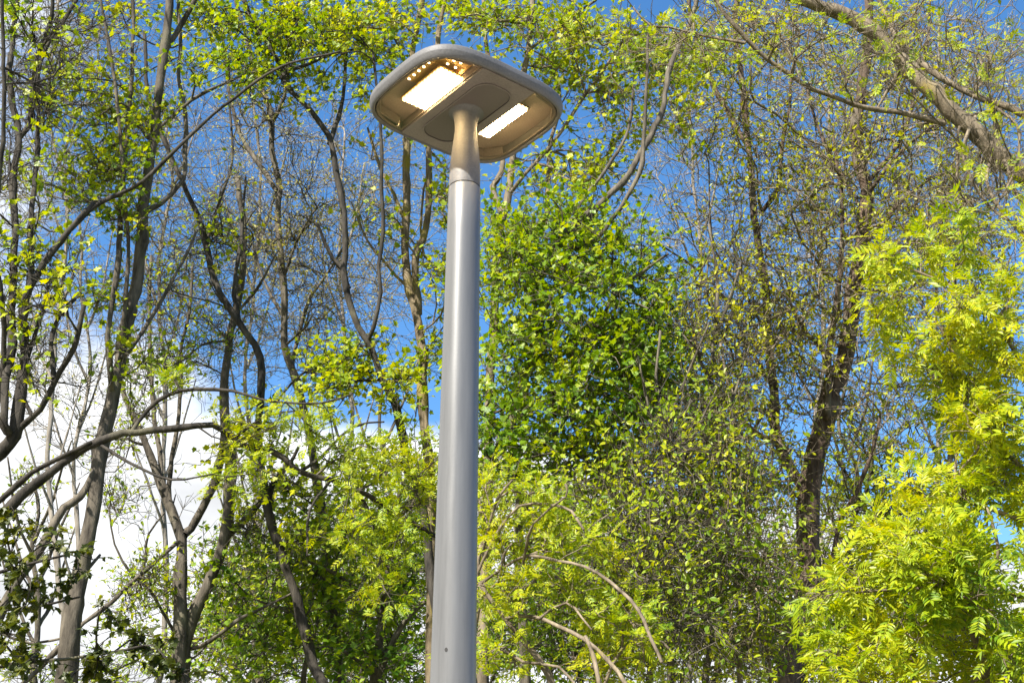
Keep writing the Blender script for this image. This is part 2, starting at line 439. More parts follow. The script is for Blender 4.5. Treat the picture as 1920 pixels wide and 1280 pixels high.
        S1 = S0 + sd1 * sl * .5; S2 = S1 + sd2 * sl * .5
        nn = norm(np.cross(sd1, r.normal(0, 1, (ns, 3)))); bb = np.cross(sd1, nn); V = []
        for S, rr in ((S0, .95), (S1, .75), (S2, .4)):
            for a in (0, 2.094, 4.189): V.append(S + rtip * rr * (math.cos(a) * nn + math.sin(a) * bb))
        V = np.stack(V, 1).reshape(-1, 3)
        q = np.array([(a * 3 + c, a * 3 + (c + 1) % 3, a * 3 + 3 + (c + 1) % 3, a * 3 + 3 + c) for a in (0, 1) for c in range(3)])
        mb.add(V, (q[None] + (np.arange(ns) * 9)[:, None, None]).reshape(-1, 4))
        tw = link('twig_mass', mb.mesh('twig_mass', BARK[twigm or barkm], True, base), root); tag(tw, kind='stuff')
        has = r.random(ns) < lfs
        S0, S1, S2, sd1, sd2 = S0[has], S1[has], S2[has], sd1[has], sd2[has]; src = S0
        per_ = max(1, round(per / shoots * 1.15)); pos, out = [], []
        for q in range(per_):
            t = 1.0 if q == 0 else r.uniform(.25, 1.0, (len(src), 1))
            pos.append(np.where(np.full((len(src), 1), t) < .5 if np.isscalar(t) else t < .5, S0 + (S1 - S0) * 2 * t, S1 + (S2 - S1) * (2 * t - 1)))
            out.append(norm(sd2 * (.9 if q == 0 else .35) + r.normal(0, .6, (len(src), 3))))
        if len(src):
            pos = np.concatenate(pos); out = np.concatenate(out)
            keep = r.random(len(pos)) < .88; pos = pos[keep]; out = out[keep]
            Mx = leaf_frames(pos, out, size, r, face, droop)
            single = np.zeros(len(pos), bool)
            if parts:
                x, y = project(pos); d = np.linalg.norm(pos - CAM, axis=1)
                vis = (x > 5) & (x < 1915) & (y > 5) & (y < 1275)
                score = np.where(vis, np.linalg.norm(Mx[:, :, 1], axis=1) / d, -1)
                pick = np.argsort(-score)[:parts]; pick = pick[score[pick] > 0]; single[pick] = True
                for q in pick:
                    o = link('leaf', leaf_obj_mesh(kind, colr, int(r.integers(0, len(TEMPL[kind])))), root)
                    mw = Matrix.Identity(4)
                    for a in range(3):
                        for b in range(3): mw[a][b] = Mx[q, a, b]
                        mw[a][3] = pos[q, a] - base[a]
                    o.matrix_basis = mw
            rest = ~single
            if rest.any():
                fo = link('foliage', leaf_mesh('foliage', pos[rest], Mx[rest], kind, LEAF[colr], r, base), root); tag(fo, kind='stuff')
    return root
# ------------------------------------------------------------------ ground
def ground_mat():
    m, nt, o = mat('forest_floor')
    t = node(nt, 'ShaderNodeTexCoord'); n = node(nt, 'ShaderNodeTexNoise'); n.inputs['Scale'].default_value = 1.2; n.inputs['Detail'].default_value = 9
    nt.links.new(t.outputs['Object'], n.inputs['Vector'])
    c = ramp(nt, n.outputs['Fac'], [(.35, (.05, .035, .02)), (.5, (.07, .09, .02)), (.65, (.06, .13, .02))])
    b = node(nt, 'ShaderNodeBsdfPrincipled'); b.inputs['Roughness'].default_value = .95
    nt.links.new(c, b.inputs['Base Color']); nt.links.new(b.outputs[0], o.inputs[0])
    return m
g = np.linspace(-1, 1, 81); gx, gy = np.meshgrid(np.sign(g) * abs(g) ** 2.2 * 900, np.sign(g) * abs(g) ** 2.2 * 900)
gz = .05 * np.sin(gx * .7) * np.sin(gy * .6) * np.clip((abs(gy - 1.0) - 5.5) / 4, 0, 1)
i = np.arange(80)[:, None] * 81 + np.arange(80)[None]
gq = np.stack([i, i + 1, i + 82, i + 81], -1).reshape(-1, 4)
tag(link('ground', fast_mesh('ground', np.stack([gx, gy, gz], -1).reshape(-1, 3), gq, None, ground_mat())), 'woodland floor of grass and leaf litter', kind='structure')

def gravel_mat():
    m, nt, o = mat('bounce_gravel')
    t = node(nt, 'ShaderNodeTexCoord'); n = node(nt, 'ShaderNodeTexNoise'); n.inputs['Scale'].default_value = 45; n.inputs['Detail'].default_value = 6
    nt.links.new(t.outputs['Object'], n.inputs['Vector'])
    c = ramp(nt, n.outputs['Fac'], [(.35, (.22, .18, .14)), (.5, (.36, .30, .245)), (.65, (.46, .40, .33))])
    b = node(nt, 'ShaderNodeBsdfPrincipled'); b.inputs['Roughness'].default_value = .95
    bu = node(nt, 'ShaderNodeBump'); bu.inputs['Distance'].default_value = .01; nt.links.new(n.outputs['Fac'], bu.inputs['Height']); nt.links.new(bu.outputs[0], b.inputs['Normal'])
    nt.links.new(c, b.inputs['Base Color']); nt.links.new(b.outputs[0], o.inputs[0])
    return m
px_ = np.linspace(-60, 60, 121); rows = [(-3.2, 0), (4.6, 0)]  # unseen gravel strip, added to bounce warm light onto the lamp underside
V = np.vstack([np.column_stack([px_, np.full(121, y) + .12 * np.sin(px_ * .9 + y), np.full(121, .006)]) for y, _ in rows])
tag(link('bounce_path', fast_mesh('bounce_path', V, [(q, q + 1, q + 122, q + 121) for q in range(120)], None, gravel_mat())), 'unseen pale gravel strip added for warm bounce light under the lamp head', kind='structure')

# ------------------------------------------------------------------ street lamp
def paint(name, base, rough, metal=0.0, spec=.5, grain=.5, coat=0.0, bump=.05, streak=False):
    m, nt, o = mat(name)
    t = node(nt, 'ShaderNodeTexCoord'); n = node(nt, 'ShaderNodeTexNoise'); n.inputs['Scale'].default_value = 160; n.inputs['Detail'].default_value = 3
    n2 = node(nt, 'ShaderNodeTexNoise'); n2.inputs['Scale'].default_value = 7 if not streak else 30; n2.inputs['Detail'].default_value = 7; n2.inputs['Roughness'].default_value = .7
    nt.links.new(t.outputs['Object'], n.inputs['Vector']); mpp = node(nt, 'ShaderNodeMapping'); mpp.inputs['Scale'].default_value = (1, 1, .06 if streak else 1); nt.links.new(t.outputs['Object'], mpp.inputs[0]); nt.links.new(mpp.outputs[0], n2.inputs['Vector'])
    mm = node(nt, 'ShaderNodeMix', data_type='FLOAT'); mm.inputs[0].default_value = .97 if streak else .6
    nt.links.new(n.outputs['Fac'], mm.inputs[2]); nt.links.new(n2.outputs['Fac'], mm.inputs[3])
    c = ramp(nt, mm.outputs[0], [(.3, [x * (1 - .35 * grain) for x in base]), (.5, base), (.72, [min(1, x * (1 + .3 * grain)) for x in base])])
    b = node(nt, 'ShaderNodeBsdfPrincipled'); b.inputs['Roughness'].default_value = rough; b.inputs['Metallic'].default_value = metal
    b.inputs['Specular IOR Level'].default_value = spec; b.inputs['Coat Weight'].default_value = coat; b.inputs['Coat Roughness'].default_value = .2
    nt.links.new(c, b.inputs['Base Color'])
    if streak:
        rr = node(nt, 'ShaderNodeMapRange'); rr.inputs['To Min'].default_value = rough - .08; rr.inputs['To Max'].default_value = rough + .12; nt.links.new(n2.outputs['Fac'], rr.inputs['Value']); nt.links.new(rr.outputs[0], b.inputs['Roughness'])
    bu = node(nt, 'ShaderNodeBump'); bu.inputs['Strength'].default_value = bump; bu.inputs['Distance'].default_value = .002
    nt.links.new(n.outputs['Fac'], bu.inputs['Height']); nt.links.new(bu.outputs[0], b.inputs['Normal'])
    nt.links.new(b.outputs[0], o.inputs[0])
    return m
def emit(name, c, s):
    m, nt, o = mat(name); e = node(nt, 'ShaderNodeEmission'); e.inputs[0].default_value = (*c, 1); e.inputs[1].default_value = s
    nt.links.new(e.outputs[0], o.inputs[0]); return m
m_pole = paint('pole_paint', (.142, .143, .143), .34, .25, .5, .55, 0, .03, True)
m_house = paint('housing_cast', (.135, .132, .132), .6, .15, .4, .9, 0, .35)
m_under = paint('underside_cast', (.20, .172, .16), .5, 0, .4, .9)
m_inset = paint('inset_cast', (.13, .11, .102), .45, 0, .4, .25)
m_recess = paint('recess_plate', (.36, .30, .26), .4, 0, .5, .8)
m_dark = paint('seal_dark', (.03, .028, .027), .6, 0, .3, .2)
m_steel = paint('screw_steel', (.5, .47, .43), .3, .9, .5, .3)
m_gold = paint('board_gold', (.55, .36, .12), .35, .5, .5, .9)
def led_mat():
    m, nt, o = mat('led_light'); t = node(nt, 'ShaderNodeTexCoord'); s = node(nt, 'ShaderNodeSeparateXYZ'); nt.links.new(t.outputs['Object'], s.inputs[0])
    v = []
    for k, p in (('X', .0155), ('Y', .0165)):
        a = node(nt, 'ShaderNodeMath', operation='MULTIPLY'); nt.links.new(s.outputs[k], a.inputs[0]); a.inputs[1].default_value = math.pi / p
        b = node(nt, 'ShaderNodeMath', operation='SINE'); nt.links.new(a.outputs[0], b.inputs[0])
        c = node(nt, 'ShaderNodeMath', operation='ABSOLUTE'); nt.links.new(b.outputs[0], c.inputs[0]); v.append(c)
    d = node(nt, 'ShaderNodeMath', operation='MULTIPLY'); nt.links.new(v[0].outputs[0], d.inputs[0]); nt.links.new(v[1].outputs[0], d.inputs[1])
    mr = node(nt, 'ShaderNodeMapRange', interpolation_type='SMOOTHSTEP'); mr.inputs['From Min'].default_value = .12; mr.inputs['From Max'].default_value = .8
    mr.inputs['To Min'].default_value = 1.3; mr.inputs['To Max'].default_value = 60
    nt.links.new(d.outputs[0], mr.inputs['Value'])
    e = node(nt, 'ShaderNodeEmission'); e.inputs[0].default_value = (1, .75, .38, 1); nt.links.new(mr.outputs[0], e.inputs[1]); nt.links.new(e.outputs[0], o.inputs[0])
    return m
m_led = led_mat()
m_glow = emit('point_glow', (1.0, .86, .6), 5.0)
def glass_mat():
    m, nt, o = mat('clear_cover'); t = node(nt, 'ShaderNodeBsdfTransparent'); t.inputs[0].default_value = (.94, .90, .84, 1)
    gl = node(nt, 'ShaderNodeBsdfGlossy'); gl.inputs['Roughness'].default_value = .04
    lw = node(nt, 'ShaderNodeLayerWeight'); pw = node(nt, 'ShaderNodeMath', operation='POWER'); nt.links.new(lw.outputs['Facing'], pw.inputs[0]); pw.inputs[1].default_value = 4.0
    fr = node(nt, 'ShaderNodeMath', operation='MULTIPLY_ADD'); nt.links.new(pw.outputs[0], fr.inputs[0]); fr.inputs[1].default_value = .5; fr.inputs[2].default_value = .03
    mx = node(nt, 'ShaderNodeMixShader'); nt.links.new(fr.outputs[0], mx.inputs[0]); nt.links.new(t.outputs[0], mx.inputs[1]); nt.links.new(gl.outputs[0], mx.inputs[2])
    nt.links.new(mx.outputs[0], o.inputs[0]); return m
m_glass = glass_mat()

LX, LY, LH, LYAW = -.1468, 3.4726, 2.4114 + 1.6, -.904 + math.pi / 2
HA, HB, HN = .267, .230, 3.82
lamp = link('street_lamp', None); lamp.location = (LX, LY, 0)
tag(lamp, 'grey post-top street lamp with lit rounded square head on a smooth tapered pole', 'street lamp')
def sup(a, b, t, n=HN):
    c, s = np.cos(t), np.sin(t)
    return np.stack([a * np.sign(c) * abs(c) ** (2 / n), b * np.sign(s) * abs(s) ** (2 / n)], -1)
# even arc-length sampling of the superellipse
_t = np.linspace(0, 2 * math.pi, 20001); _p = sup(HA, HB, _t); _l = np.concatenate([[0], np.cumsum(np.linalg.norm(np.diff(_p, axis=0), axis=1))])
NS = 128
OUT = np.stack([np.interp(np.arange(NS) / NS * _l[-1], _l, _p[:, k]) for k in (0, 1)], -1)
def offset(d):   # outline moved inward by d
    T = np.roll(OUT, -1, 0) - np.roll(OUT, 1, 0); N = np.stack([-T[:, 1], T[:, 0]], -1); N /= np.linalg.norm(N, axis=1)[:, None]
    return OUT + N * d
def loft(rings, closed_top=False, flip=False):
    V = np.vstack([np.column_stack([r_, np.full(len(r_), z)]) for r_, z in rings]); n = len(rings[0][0])
    i = np.arange(len(rings) - 1)[:, None] * n; j = np.arange(n)[None]; k = (j + 1) % n
    Q = np.stack([i + j, i + k, i + n + k, i + n + j], -1).reshape(-1, 4)
    T = None
    if closed_top:
        V = np.vstack([V, [0, 0, rings[-1][1]]]); b = (len(rings) - 1) * n; T = np.array([(b + q, b + (q + 1) % n, len(V) - 1) for q in range(n)])
    return V, Q, T
def part(name, mb_or_tuple, material, parent=lamp, head=True, smooth=True, bevel=0):
    if isinstance(mb_or_tuple, MB): me = mb_or_tuple.mesh(name, material, smooth)
    else: me = fast_mesh(name, *mb_or_tuple, material, smooth)
    o = link(name, me, parent)
    if head and parent is lamp: o.location = (0, 0, LH); o.rotation_euler = (0, 0, LYAW)
    if bevel:
        b = o.modifiers.new('bevel', 'BEVEL'); b.width = bevel; b.segments = 2; b.limit_method = 'ANGLE'
    if smooth:
        pass
    return o
CEIL = .044
# canopy: rim, domed top, inner wall and ceiling
rings = [(offset(.014), CEIL), (offset(.0125), .012), (offset(.009), .0015), (offset(.004), -.001), (offset(.0008), .0015), (offset(-.0035), .010), (offset(-.0065), .0190), (offset(-.0070), .0205), (offset(-.0072), .0225), (offset(-.0066), .036), (offset(-.0060), .0390),
         (offset(-.0030), .0425), (offset(.004), .0465), (offset(.03), .053), (offset(.08), .058), (offset(.12), .060)]
V, Q, T = loft(rings, True)
part('housing', (V, Q, T), m_house)
V, Q, T = loft([(offset(.0138), CEIL - .001)], True) if False else (np.column_stack([np.vstack([offset(.0142), [[0, 0]]]), np.full(NS + 1, CEIL)]), None, np.array([((q + 1) % NS, q, NS) for q in range(NS)]))
part('recess_ceiling', (V, Q, T), m_recess, smooth=False)
# band across the middle that carries the neck
BW = .098
inner = offset(.0128)
def ywall(x): 
    up_ = inner[(inner[:, 1] > 0)]; o_ = np.argsort(up_[:, 0]); return float(np.interp(x, up_[o_, 0], up_[o_, 1]))
xs = np.linspace(-BW, BW, 25)
poly = [(x, -ywall(x)) for x in xs] + [(x, ywall(x)) for x in xs[::-1]]
poly = np.array(poly); n = len(poly)
def prism(poly, z0, z1, hole=False):
    n = len(poly); V = np.vstack([np.column_stack([poly, np.full(n, z)]) for z in (z0, z1)])
    Q = [(q, (q + 1) % n, n + (q + 1) % n, n + q) for q in range(n)]
    V = np.vstack([V, [[*poly.mean(0), z0]], [[*poly.mean(0), z1]]])
    T = [((q + 1) % n, q, 2 * n) for q in range(n)] + [(n + q, n + (q + 1) % n, 2 * n + 1) for q in range(n)]
    return V, np.array(Q), np.array(T)
band = part('centre_band', prism(poly, .0005, CEIL - .001), m_under, smooth=False, bevel=.0025)
# groove and inset panel
def rrect(hx, hy, rad, k=8):
    p = []
    for cx, cy, a0 in ((hx - rad, hy - rad, 0), (-hx + rad, hy - rad, 90), (-hx + rad, -hy + rad, 180), (hx - rad, -hy + rad, 270)):
        for q in range(k + 1):
            a = math.radians(a0 + 90 * q / k); p.append((cx + rad * math.cos(a), cy + rad * math.sin(a)))
    return np.array(p)
def ring_prism(po, pi_, z0, z1):
    n = len(po); V = np.vstack([np.column_stack([p_, np.full(n, z)]) for p_, z in ((po, z0), (pi_, z0), (pi_, z1), (po, z1))])
    Q = []
    for a, b in ((0, 1), (1, 2), (2, 3), (3, 0)):
        Q += [(a * n + (q + 1) % n, a * n + q, b * n + q, b * n + (q + 1) % n) for q in range(n)]
    return V, np.array(Q), None
part('panel_rim', ring_prism(rrect(.0665, .1755, .052), rrect(.0628, .1718, .0485), -.0045, .001), m_under, smooth=False, bevel=.0012)
part('inset_panel', prism(rrect(.0620, .171, .0478), -.0012, .0004), m_inset, smooth=False)
part('panel_seal', ring_prism(rrect(.0627, .1717, .0484), rrect(.0612, .170, .047), -.0022, -.0004), m_dark, smooth=False)
# compartments: covers, brackets, screws, LED units
def clip_comp(sgn, d, x0):
    p = offset(d); p = p[(p[:, 0] * sgn > x0)]
    a = np.arctan2(p[:, 1], (p[:, 0] - sgn * x0) * sgn); p = p[np.argsort(a)]
    e = float(np.interp(x0, *(lambda q: (q[np.argsort(q[:, 0] * sgn)][:, 0] * sgn, abs(q[np.argsort(q[:, 0] * sgn)][:, 1])))(offset(d)[offset(d)[:, 1] > 0])))
    return np.vstack([[sgn * x0, -e], p, [sgn * x0, e]])
for sgn in (-1, 1):
    cv = clip_comp(sgn, .0145, BW + .003)
    if sgn < 0: cv = cv[::-1]
    V, Q, T = prism(cv, .003, .0045)
    part('cover_glass', (V, Q, T), m_glass, smooth=False)
    # inner lip that frames the cover
    po = clip_comp(sgn, .0150, BW + .0015); pi_ = clip_comp(sgn, .021, BW + .005)
    k = min(len(po), len(pi_)) 
    def rs(p, m=80):
        l = np.concatenate([[0], np.cumsum(np.linalg.norm(np.diff(p, axis=0), axis=1))]); return np.stack([np.interp(np.linspace(0, l[-1], m), l, p[:, q]) for q in (0, 1)], -1)
    po, pi_ = rs(po), rs(pi_)
    if sgn < 0: po, pi_ = po[::-1], pi_[::-1]
    V, Q, T = ring_prism(po, pi_, .0062, .0105)
    part('cover_frame', (V, Q, T), m_under, smooth=False)
    # LED unit: two blocks side by side on a carrier, lenses between them
    x0, x1 = (.094, .187) if sgn < 0 else (.094, .152)
    for y0, y1 in ((-.118, -.0175), (-.0125, .085)):
        mb = MB(); nx = 7
        # scalloped inner edge like the photo's row of lens cups
        pts = [(x1 - .004, y0), (x1, y0 + .004), (x1, y1 - .004), (x1 - .004, y1)]
        ys = np.linspace(y1, y0, 25)
        pts += [(x0 + .004 + .0035 * math.cos((yy - y0) / (y1 - y0) * 2 * math.pi * 4), yy) for yy in ys]
        pts = np.array(pts) * [sgn, 1]
        if sgn < 0: pts = pts[::-1]
        o = part('led_panel', prism(pts, .015, .020), m_led, smooth=False)
        for fx, fy in ((.3, .35), (.68, .62)):
            V = np.column_stack([.0016 * np.cos(np.arange(8) * math.pi / 4), .0016 * np.sin(np.arange(8) * math.pi / 4)]) + [sgn * (x0 + fx * (x1 - x0)), y0 + fy * (y1 - y0)]
            part('screw', prism(V, .0138, .0152), m_steel, parent=o, head=False)
    pts = np.array([(.104, -.122), (x1 + .003, -.122), (x1 + .003, .089), (.104, .089)]) * [sgn, 1]
    if sgn < 0: pts = pts[::-1]
    part('led_carrier', prism(pts, .0202, .026), m_gold if sgn < 0 else m_under, smooth=False)
    # bracket ribs in the corners with screws
    for sy in (-1, 1):
        mb = MB()
        p0 = np.array([sgn * .243, sy * .125, .018]); p1 = np.array([sgn * .205, sy * .180, .018]); p2 = np.array([sgn * .125, sy * .196, .018])
        for a, b in ((p0, p1), (p1, p2)):
            d = norm(b - a); nn = np.array([-d[1], d[0], 0]) * .004
            V = np.array([a - nn, b - nn, b + nn, a + nn]); V = np.vstack([V + [0, 0, -.007], V + [0, 0, .024]])
            mb.add(V, [(0, 3, 2, 1), (4, 5, 6, 7), (0, 1, 5, 4), (1, 2, 6, 5), (2, 3, 7, 6), (3, 0, 4, 7)])
        br = part('bracket', mb, m_under, smooth=False, bevel=.001)
        for sx_, sy_ in ((sgn * .231, sy * .176), (sgn * .118, sy * .206)):
            V, Q, T = loft([(np.column_stack([r_ * np.cos(np.arange(14) * math.pi / 7) + sx_, r_ * np.sin(np.arange(14) * math.pi / 7) + sy_]), z) for r_, z in ((.0075, .043), (.0075, .010), (.0055, .008), (.0035, .008), (.0032, .011))])
            part('screw_boss', (V, Q, T), m_steel)
# gold board with separate small glowing points, above the lit left unit
pts = np.array([(-.225, .012), (-.226, -.150), (-.205, -.180), (-.102, -.176), (-.100, .012)])
part('gold_board', prism(pts, .0375, .0405), m_gold, smooth=False)
glow_points = [(-.213, .006 - .026 * q) for q in range(7)] + [(-.186, -.150), (-.160, -.153), (-.137, -.156), (-.165, -.128), (-.136, -.128)]
for cx, cy_ in glow_points:
    V = np.column_stack([.0042 * np.cos(np.arange(10) * math.pi / 5) + cx, .0032 * np.sin(np.arange(10) * math.pi / 5) + cy_])
    part('glow_point', prism(V, .0355, .0374), m_glow, smooth=False)
# neck (trumpet) and pole
def lathe(prof, sides=64):
    a = np.arange(sides) * 2 * math.pi / sides
    return loft([(np.column_stack([r_ * np.cos(a), r_ * np.sin(a)]), z) for r_, z in prof])
def smooth_prof(pr, k=40):
    P = spline(np.array([(a, b, 0) for a, b in pr]), .004); return [(p[0], p[1]) for p in P]
NECK = .272
neck = part('neck', lathe(smooth_prof([(.0475, -NECK), (.0473, -.235), (.0461, -.195), (.0427, -.15), (.0385, -.112), (.0352, -.078), (.0347, -.050), (.0375, -.026), (.044, -.010), (.055, -.0015)])), m_house)
ZJ = LH - NECK
def prad(z): return .0484 + .0074 * (ZJ - z)
V, Q, T = lathe([(.046, ZJ - .004), (.046, ZJ + .001)])
part('joint_seal', (V, Q, T), m_dark, head=False)
prof = [(prad(0) * 1.0, -.02)] + [(prad(z), z) for z in np.linspace(.3, ZJ - .006, 24)] + [(prad(ZJ) - .0008, ZJ - .0042), (prad(ZJ) - .004, ZJ - .0034), (.040, ZJ - .0034)]
pole = part('pole', lathe(prof), m_pole, head=False)
# small drilled hole near the bottom of the picture
dd = unproj(836.5, 1217, 3.4); ddir = norm(dd - CAM)
best = None
for s_ in np.linspace(3.0, 4.6, 3000):
    p = CAM + ddir * s_
    if math.hypot(p[0] - LX, p[1] - LY) <= prad(p[2]) + .0004: best = p; break
if best is not None:
    nrm = norm(np.array([best[0] - LX, best[1] - LY, 0])); tx = np.array([-nrm[1], nrm[0], 0])
    a = np.arange(12) * math.pi / 6
    V = best + .0042 * (np.cos(a)[:, None] * tx + 1.25 * np.sin(a)[:, None] * np.array([0, 0, 1.0])) + nrm * .0006
    V = np.vstack([V, best + nrm * .0003]) - [LX, LY, 0]
    T = [(q, (q + 1) % 12, 12) for q in range(12)]
    part('drain_hole', (V, None, np.array(T)), m_dark, parent=pole, head=False)
# base flange on the ground
V, Q, T = loft([(rrect(.16, .16, .03), .0), (rrect(.16, .16, .03), .018), (rrect(.156, .156, .028), .022)], True)
part('base_plate', (V, Q, T), m_pole, head=False)
# ------------------------------------------------------------------ the wood, from the near trees to the far ones
# big tan limb reaching in from the upper right; its trunk stands outside the frame
tree('tree', 'tree with thick tan limb slanting across the upper right corner and hanging pale twigs', 'tree', 9.0,
     [([(2110, 1400), (2105, 1000), (2080, 700), (2050, 480), (2040, 300), (2020, 100), (2010, -120), (1985, -330), (1990, -520), (1960, -700)], 66, 10)],
     [([(2058, 520), (1990, 385), (1918, 316), (1868, 279), (1834, 249), (1794, 222), (1767, 191), (1744, 165), (1710, 134), (1676, 101), (1650, 67), (1616, 40), (1582, 20), (1542, 10), (1505, 0), (1440, -30)], 37, 14, .1),
      ([(1774, 232), (1683, 212), (1616, 198), (1582, 185), (1522, 165), (1482, 141), (1438, 114), (1398, 81), (1357, 34), (1340, 0), (1325, -30)], 11, 6, -.2),
      ([(2045, 300), (1918, 215), (1844, 191), (1784, 158), (1727, 114), (1683, 74), (1673, 40), (1649, 0), (1630, -40)], 14, 8, .3),
      ([(1880, 205), (1820, 215), (1797, 242), (1794, 302), (1790, 353)], 7, 4, -.2),
      ([(1858, 195), (1868, 235), (1885, 302), (1901, 353), (1918, 386), (1960, 440)], 8, 4, -.3),
      ([(1864, 200), (1905, 235), (1908, 286), (1898, 336), (1864, 393)], 6, 3, -.4),
      ([(1830, 218), (1811, 262), (1814, 319), (1851, 386), (1918, 430)], 7, 4, -.35),
      ([(1860, 290), (1850, 340), (1880, 400), (1925, 445)], 6, 4, -.1),
      ([(1398, 81), (1305, 64), (1252, 50), (1218, 48), (1186, 13)], 6, 3, -.1),
      ([(1690, 120), (1675, 150), (1640, 210)], 8, 4, .2)],
     [(1700, 60, 130, 60, 90, .8), (1850, 120, 70, 80, 80, .8), (1830, 330, 90, 90, 130, .7, 0, .25), (1480, 60, 100, 60, 90, .6), (1620, 120, 130, 70, 70, .7), (1280, 60, 110, 50, 80, .5), (1950, 300, 60, 200, 80, .6), (2090, 100, 120, 220, 70, 1), (1990, -350, 260, 260, 80, 1.2), (2200, 450, 160, 200, 60, 1)],
     leaf=('pinnate', 'lime', .12), barkm='tan', per=2, parts=160, shoots=2, leafy=.4, dens=1.4, clump=1.3, rtip=.003, seed=11)
# pinnate-leaved tree filling the lower right
tree('tree', 'yellow-green tree with feathery pinnate leaves filling the lower right corner', 'tree', 7.2,
     [([(2000, 1420), (1985, 1150), (1990, 900), (2000, 600), (1985, 400), (1995, 240)], 42, 7), ([(1880, 1420), (1850, 1250), (1800, 1120)], 20, 10)],
     [([(1990, 1150), (1880, 1107), (1783, 1100), (1700, 1102), (1600, 1110)], 9, 4, -.1),
      ([(1985, 1200), (1850, 1175), (1780, 1150), (1720, 1110), (1690, 1080)], 8, 4, .2),
      ([(1900, 1270), (1840, 1180), (1810, 1176), (1770, 1190), (1690, 1260)], 9, 4, .1),
      ([(1990, 950), (1900, 860), (1850, 800), (1815, 740), (1780, 640), (1720, 560)], 10, 4, .2),
      ([(1995, 800), (1930, 700), (1880, 620), (1830, 560), (1700, 500)], 9, 4, .3),
      ([(1990, 1000), (1880, 960), (1790, 930), (1700, 900)], 9, 4, 0),
      ([(1790, 1000), (1788, 900), (1792, 850), (1788, 780)], 6, 4, .3), ([(1830, 1060), (1870, 1050), (1866, 1000), (1850, 950)], 7, 4, -.1),
      ([(1860, 1290), (1840, 1262), (1815, 1290)], 10, 8, -.3)],
     [(1640, 592, 45, 25, 24, .3), (1660, 495, 50, 35, 24, .3), (1690, 560, 30, 40, 12, .3), (1800, 570, 60, 70, 40, .5), (1860, 700, 80, 70, 70, .6), (1790, 690, 60, 60, 44, .5), (1840, 790, 90, 60, 76, .6), (1760, 760, 45, 45, 24, .5), (1700, 915, 50, 40, 36, .4),
      (1800, 920, 90, 55, 76, .6), (1890, 900, 40, 90, 50, .6), (1690, 1020, 70, 50, 62, .5), (1800, 1030, 110, 60, 100, .7), (1600, 1095, 70, 35, 44, .4), (1720, 1120, 110, 60, 84, .6), (1860, 1120, 70, 70, 76, .7), (1560, 1190, 45, 50, 26, .4),
      (1660, 1215, 110, 50, 76, .6), (1790, 1240, 130, 50, 96, .6), (1900, 520, 50, 80, 34, .5), (1690, 460, 40, 30, 10, .3), (1880, 1230, 60, 60, 50, .5), (1850, 450, 70, 40, 24, .4), (2010, 420, 80, 120, 60, .6), (2060, 700, 80, 120, 60, .6), (2060, 950, 90, 120, 60, .6), (2060, 1200, 90, 100, 60, .6)],
     leaf=('pinnate', 'lime', .145), barkm='tan', per=3, dens=.95, clump=.85, cn=7, shoots=1, slen=.12, rise=0, parts=300, rtip=.003, seed=12, droop=.3, face=1.15)
# main brown trunk on the right
tree('tree', 'tall tree with reddish brown trunk left of the feathery-leaved tree', 'tree', 13.5,
     [([(1482, 1300), (1495, 1203), (1508, 1135), (1512, 1052), (1512, 984), (1518, 917), (1529, 850), (1549, 790), (1562, 732), (1589, 682), (1596, 632), (1599, 564), (1609, 497), (1619, 430), (1626, 353), (1613, 319), (1609, 252), (1616, 202), (1623, 134), (1626, 67), (1630, -30)], 46, 8)],
     [([(1514, 925), (1482, 877), (1468, 845), (1450, 790), (1445, 716), (1445, 648), (1441, 564), (1431, 497), (1421, 430), (1414, 370), (1408, 286), (1398, 202), (1387, 134), (1381, 67), (1381, -20)], 18, 10, .2),
      ([(1398, 265), (1371, 228), (1347, 181), (1324, 128), (1307, 77), (1290, 0)], 11, 5, .1), ([(1426, 400), (1458, 353), (1465, 286), (1482, 202), (1485, 158), (1500, 60)], 8, 4, -.3),
      ([(1545, 800), (1549, 766), (1552, 665), (1562, 598), (1572, 531), (1579, 464), (1580, 380), (1560, 250)], 14, 5, -.2),
      ([(1622, 360), (1636, 349), (1683, 286), (1750, 235), (1817, 202)], 9, 4, -.4), ([(1622, 350), (1690, 260), (1720, 150), (1740, 60), (1745, -20)], 9, 4, .4), ([(1620, 400), (1560, 300), (1520, 200), (1500, 120)], 8, 4, .3), ([(1612, 470), (1680, 390), (1740, 340), (1800, 320)], 8, 4, -.2),
      ([(1500, 1180), (1539, 1120), (1562, 1035), (1576, 968), (1602, 927), (1633, 850), (1650, 780)], 13, 6, -.3),
      ([(1445, 720), (1400, 640), (1360, 560), (1300, 500), (1225, 450)], 8, 3, .2), ([(1445, 640), (1400, 560), (1340, 470), (1330, 380)], 6, 3, -.3)],
     [(1400, 620, 110, 130, 200, 1.2), (1350, 760, 90, 100, 170, 1.2), (1500, 620, 90, 150, 170, 1.3, 0, .6), (1500, 380, 140, 130, 220, 1.4, 0, .6), (1640, 250, 150, 130, 210, 1.4, 0, .6), (1740, 380, 120, 110, 150, 1.4, 0, .6), (1650, 500, 100, 120, 130, 1.2, 0, .55), (1400, 250, 90, 180, 150, 1.2), (1720, 120, 120, 110, 120, 1.2), (1300, 620, 60, 90, 70, 1.0),
      (1400, 60, 130, 70, 150, 1.2), (1600, 780, 90, 90, 90, 1.2, 0, .4), (1450, 900, 80, 90, 90, 1), (1860, 300, 70, 150, 90, 1.2)],
     leaf=('ovate', 'olive', .065), barkm='brown', twigm='tan', per=6, rtip=.0046, leafy=.6, dens=2.1, shoots=2, slen=.3, clump=1.5, seed=13, bf=.15)
